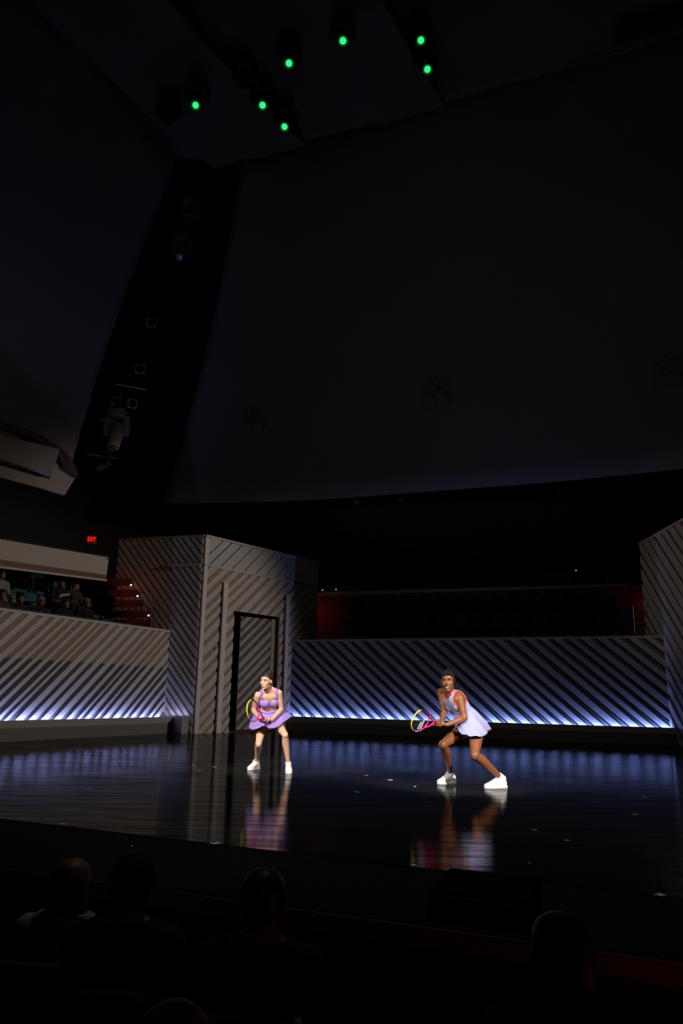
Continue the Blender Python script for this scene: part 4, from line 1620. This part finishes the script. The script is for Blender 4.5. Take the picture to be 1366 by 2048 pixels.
# ------------------------------------------------------------------ audience
def spectator(loc, face, label, hair, hair_m, cloth, skin='skin_aud', glasses=False, paper=False, lean=0.0, yaw=0, k=1.0, pitch=0, group=None, vox=.011):
    root = empty('person', loc, label, 'person', group)
    f = V(face)
    f.z = 0
    f.normalize()
    s = V((-f.y, f.x, 0))       # viewer-left to viewer-right when facing the viewer

    def W(x, y, z):
        return V(loc) + (s * x + f * y + Z * z) * k
    lz = lean
    J = dict(hipL=W(-.10, .0, .50), hipR=W(.10, .0, .50), neck=W(0, -.02 + lz, 1.03), shL=W(-.185, -.02 + lz * .9, .97), shR=W(.185, -.02 + lz * .9, .97),
             elL=W(-.24, .04 + lz * .5, .70), elR=W(.24, .04 + lz * .5, .70), wrL=W(-.13, .27 + lz * .3, .66), wrR=W(.13, .27 + lz * .3, .66),
             knL=W(-.12, .42, .52), knR=W(.12, .42, .52), anL=W(-.12, .44, .10), anR=W(.12, .44, .10), toeL=W(-.13, .60, .04), toeR=W(.13, .60, .04))
    ang = math.degrees(math.atan2(f.x, -f.y)) + yaw
    HT = head_matrix(W(0, .04 + lz * 1.15, 1.165), ang, pitch)

    def ext(mb):
        for q in (-1, 1):
            w = J['wrL' if q < 0 else 'wrR']
            mb.limb([w, w + (f * .06 - s * q * .01 - Z * .02)], [.026, .03], 8)
            for i in range(4):
                b_ = w + f * .075 + s * ((i - 1.5) * .021) - Z * .02
                mb.limb([b_, b_ + f * .035 - Z * .008, b_ + f * (.055 + .006 * (i in (1, 2))) - Z * .03], [.0095, .009, .008], 6)
            mb.limb([w + f * .03, w + f * .06 - s * q * .045 - Z * .01, w + f * .085 - s * q * .05 - Z * .02], [.013, .011, .009], 6)
    body, bones, fr = build_body(root, J, dict(), HT, k, skin, [], vox, extra=ext)
    co, no, fs = arrays(body.data)
    part = classify(co, bones)
    pel, A, s_, nf, sh = fr
    An = np.array(A)
    tt = (co - np.array(pel)) @ An / (An @ An)
    garment(body.data, (part != 'head') & (tt < 1.04) & ~((part == 'arm') & (seg_t(co, J['elL'], J['wrL']) > .97)) & ~((part == 'arm') & (seg_t(co, J['elR'], J['wrR']) > .97)), .010, 'clothes', cloth, root, thick=.008)
    hm, lc = hair_mask(co, HT, k, .01)
    if hair != 'bald':
        h = garment(body.data, hm, .004, 'hair', hair_m, root, thick=.016)
    if hair == 'long':
        rg = []
        for z, y, rx, ry in ((.134, .028, .012, .014), (.128, .028, .045, .050), (.108, .028, .074, .080), (.08, .03, .088, .092), (.05, .035, .096, .092), (-.02, .05, .100, .075), (-.09, .065, .105, .060), (-.16, .075, .108, .05), (-.22, .08, .09, .035)):
            rg.append([HT @ (V((math.cos(a) * rx, y + math.sin(a) * ry, z)) * k) for a in [2 * math.pi * i / 24 for i in range(24)]])
        MB().loft(rg).build('long_hair', hair_m, h, True)
    face_parts(HT, root, body, k, 'lips_light', hair_m if hair_m != 'hair_grey' else 'hair_brown', .003, 0, False)
    if glasses:
        g = MB()
        for q in (-1, 1):
            g.tube([HT @ (V((q * .031 + .021 * math.cos(a), -.094, -.002 + .017 * math.sin(a))) * k) for a in [2 * math.pi * i / 14 for i in range(14)]], .0022, 6, closed=True)
            g.tube([HT @ (V((q * .052, -.092, .002)) * k), HT @ (V((q * .078, .0, .004)) * k)], .002, 6)
        g.tube([HT @ (V((-.010, -.096, .0)) * k), HT @ (V((.010, -.096, .0)) * k)], .002, 6)
        g.build('glasses', 'glasses', root)
    return root


def boxed(px, py, off, label, hair, hm_, cloth, **kw):     # head centre at a pixel, on a row of the left box
    p = on_wall(px, py, off)
    zf = p.z - 1.165
    spectator(V((p.x, p.y, zf)), n_lw + V((0, -.12, 0)), label, hair, hm_, cloth, **kw)
    return V((p.x, p.y, zf))


boxed(39, 1197, FRONT, 'person in dark clothes in the front row, second from the left edge', 'short', 'hair_black', 'cloth_black')
boxed(80, 1203, FRONT, 'person with grey hair and glasses at the rail, beside the long haired spectator', 'short', 'hair_grey', 'cloth_black', glasses=True)
boxed(130, 1208, FRONT, 'person with long dark hair in the front row, between two spectators with glasses', 'long', 'hair_brown', 'cloth_black')
boxed(172, 1206, FRONT, 'person with glasses in black, rightmost in the front row of the left box', 'short', 'hair_grey', 'cloth_black', glasses=True)
boxed(121, 1167, BACK, 'person in black sitting tall in the back row, reading a white programme', 'short', 'hair_brown', 'cloth_black')
boxed(150, 1172, BACK, 'person in dark red turning aside in the back row, rightmost there', 'short', 'hair_auburn', 'cloth_dark', yaw=50, pitch=12)
boxed(2, 1150, BACK, 'person in a pale grey shirt in the back row at the left picture edge', 'short', 'hair_brown', 'cloth_grey')
boxed(2, 1190, FRONT, 'person in brown in the front row at the left picture edge', 'short', 'hair_brown', 'cloth_dark')
pp_ = on_wall(126, 1190, 1.25)
tag(MB().prism([pp_ + V((-.09, -.05, -.06)), pp_ + V((.12, .06, .0)), pp_ + V((.14, .10, .05)), pp_ + V((-.05, .02, .02))], (0, 0, .006)).build('programme', 'paper'), 'open white programme held up in the back row of the left box', 'programme')

# foreground row, seen from behind
FZ = -.96
UPF = V((.12, 1, 0))


def front_row(px, py, label, hair, hm_, cloth, k=1.0, fz=FZ, **kw):
    h = atz(px, py, fz + 1.285 * k)
    loc = V((h.x, h.y - .03, fz))
    spectator(loc, UPF, label, hair, hm_, cloth, k=k, vox=.008, **kw)
    return loc


row = []
row.append(front_row(148, 1722, 'person with long auburn hair seen from behind, leftmost silhouette below the stage', 'long', 'hair_auburn', 'cloth_grey', .97, -1.07))
row.append(front_row(268, 1712, 'person with short dark hair seen from behind, second silhouette from the left', 'short', 'hair_black', 'cloth_black'))
row.append(front_row(527, 1741, 'person with short hair and rim lit crown seen from behind, below the left player', 'short', 'hair_brown', 'cloth_black'))
row.append(front_row(1115, 1832, 'person with long dark hair seen from behind at the lower right', 'long', 'hair_brown', 'cloth_dark', 1.0))
h = front_row(345, 2012, 'person whose auburn hair just shows at the bottom edge of the photo', 'short', 'hair_auburn', 'cloth_dark')
labs = ['dark theatre seat behind the long auburn haired spectator', 'dark theatre seat behind the second silhouette from the left', 'dark theatre seat behind the spectator below the left player', 'dark theatre seat behind the long haired spectator at the lower right']
proto = None
for loc, lab in zip(row, labs):
    l = loc + V((0, .0, 0))
    if proto is None:
        proto = seat(l, UPF, 'navy', lab, 'dark seats of the front row')
    else:
        place_seat(proto, l, UPF, lab, UPF)
place_seat(proto, h, UPF, 'dark theatre seat at the bottom edge, under the barely visible auburn head', UPF)
mid = row[2].lerp(row[3], .5)
place_seat(proto, mid, UPF, 'empty dark theatre seat between the rim lit spectator and the lower right one', UPF)

# ------------------------------------------------------------------ on the stage
# low monitor loudspeaker on the apron
A_, B_ = atz(850, 1838, 0), atz(1052, 1866, 0)
w_ = (B_ - A_).normalized()
nb_ = Z.cross(w_)
mz = .15
mon = empty('stage_monitor', A_.lerp(B_, .5), 'low black monitor loudspeaker at the front edge of the stage', 'loudspeaker')
mon_b = MB().loft([[A_ + Z * 0, A_ + nb_ * .42, A_ + nb_ * .42 + Z * mz, A_ + nb_ * .05 + Z * .12], [B_ + Z * 0, B_ + nb_ * .42, B_ + nb_ * .42 + Z * mz, B_ + nb_ * .05 + Z * .12]])
bevel(mon_b.build('cabinet', 'cabinet_black', mon), .012)
MB().prism([A_ + w_ * .03 + nb_ * .015 + Z * .02, B_ - w_ * .03 + nb_ * .015 + Z * .02, B_ - w_ * .03 + nb_ * .04 + Z * .10, A_ + w_ * .03 + nb_ * .04 + Z * .10], nb_ * -.012).build('grille', 'black', mon)


def tape(px, py, wpx, dpx, m, label, ang=0.0):
    p = atz(px, py, 0)
    Dd = p.y
    w = .85 * wpx * Dd / FPX
    d = max(.02, .7 * dpx * Dd * Dd / FPX)
    o = MB().box(p + Z * .0012, (w, d, .0016), Matrix.Rotation(R(ang), 3, 'Z')).build('floor_tape', m)
    tag(o, label, 'tape mark', 'spike tape marks on the stage floor')
    return o


for t in ((172, 1579, 10, 2, 'tape_teal', 'short teal tape mark on the left of the glossy floor', 10), (238, 1568, 10, 2, 'tape_red', 'short red tape mark on the left of the glossy floor', -8),
          (125, 1648, 12, 2, 'tape_white', 'grey white tape strip at the left edge of the glossy floor', 5), (264, 1692, 4, 2, 'tape_white', 'tiny white tape dot on the dark apron left', 0),
          (387, 1531, 6, 1.5, 'tape_green', 'tiny pale green tape speck left of the left player', 0), (398, 1541, 6, 1.5, 'tape_green', 'tiny green tape speck lower left of the left player', 20),
          (429, 1534, 8, 1.5, 'tape_teal', 'tiny teal tape mark beside the left player', 0), (714, 1584, 11, 3, 'tape_blue', 'blue tape mark between the two players', 8),
          (733, 1551, 8, 2, 'tape_red', 'small red tape mark between the two players', 0), (780, 1560, 9, 2, 'tape_white', 'pale tape mark left of the right player', 15),
          (830, 1573, 5, 1.5, 'tape_teal', 'tiny teal tape speck just left of the right player', 0), (1289, 1594, 4, 2, 'tape_white', 'tiny white tape dot at the far right of the floor', 0),
          (1270, 1629, 12, 2, 'tape_green', 'faint pale green tape strip at the right of the floor', -5), (1069, 1660, 10, 2.5, 'tape_teal', 'teal tape mark in front of the right player', 5),
          (1134, 1681, 12, 2.5, 'tape_blue', 'sky blue tape mark right of the teal one in front of the right player', 8), (827, 1730, 9, 3, 'tape_white', 'pale tape mark near the floor edge at the centre', 25),
          (1059, 1726, 5, 1.5, 'tape_green', 'tiny green tape speck above the monitor loudspeaker', 0)):
    tape(*t)
for px, py, L_, m, lab in ((432, 1687, 24, 'tape_white', 'white tape cross on the floor edge below the left player'), (1320, 1790, 24, 'tape_green', 'pale green tape cross on the floor edge at the lower right')):
    p = atz(px, py, 0)
    w = L_ * p.y / FPX
    mb = MB()
    mb.box(p + Z * .0015, (w, .022, .0016), Matrix.Rotation(R(12), 3, 'Z'))
    mb.box(p + Z * .0021, (w * .95, .022, .0016), Matrix.Rotation(R(78), 3, 'Z'))
    tag(mb.build('floor_tape', m), lab, 'tape mark', 'spike tape marks on the stage floor')
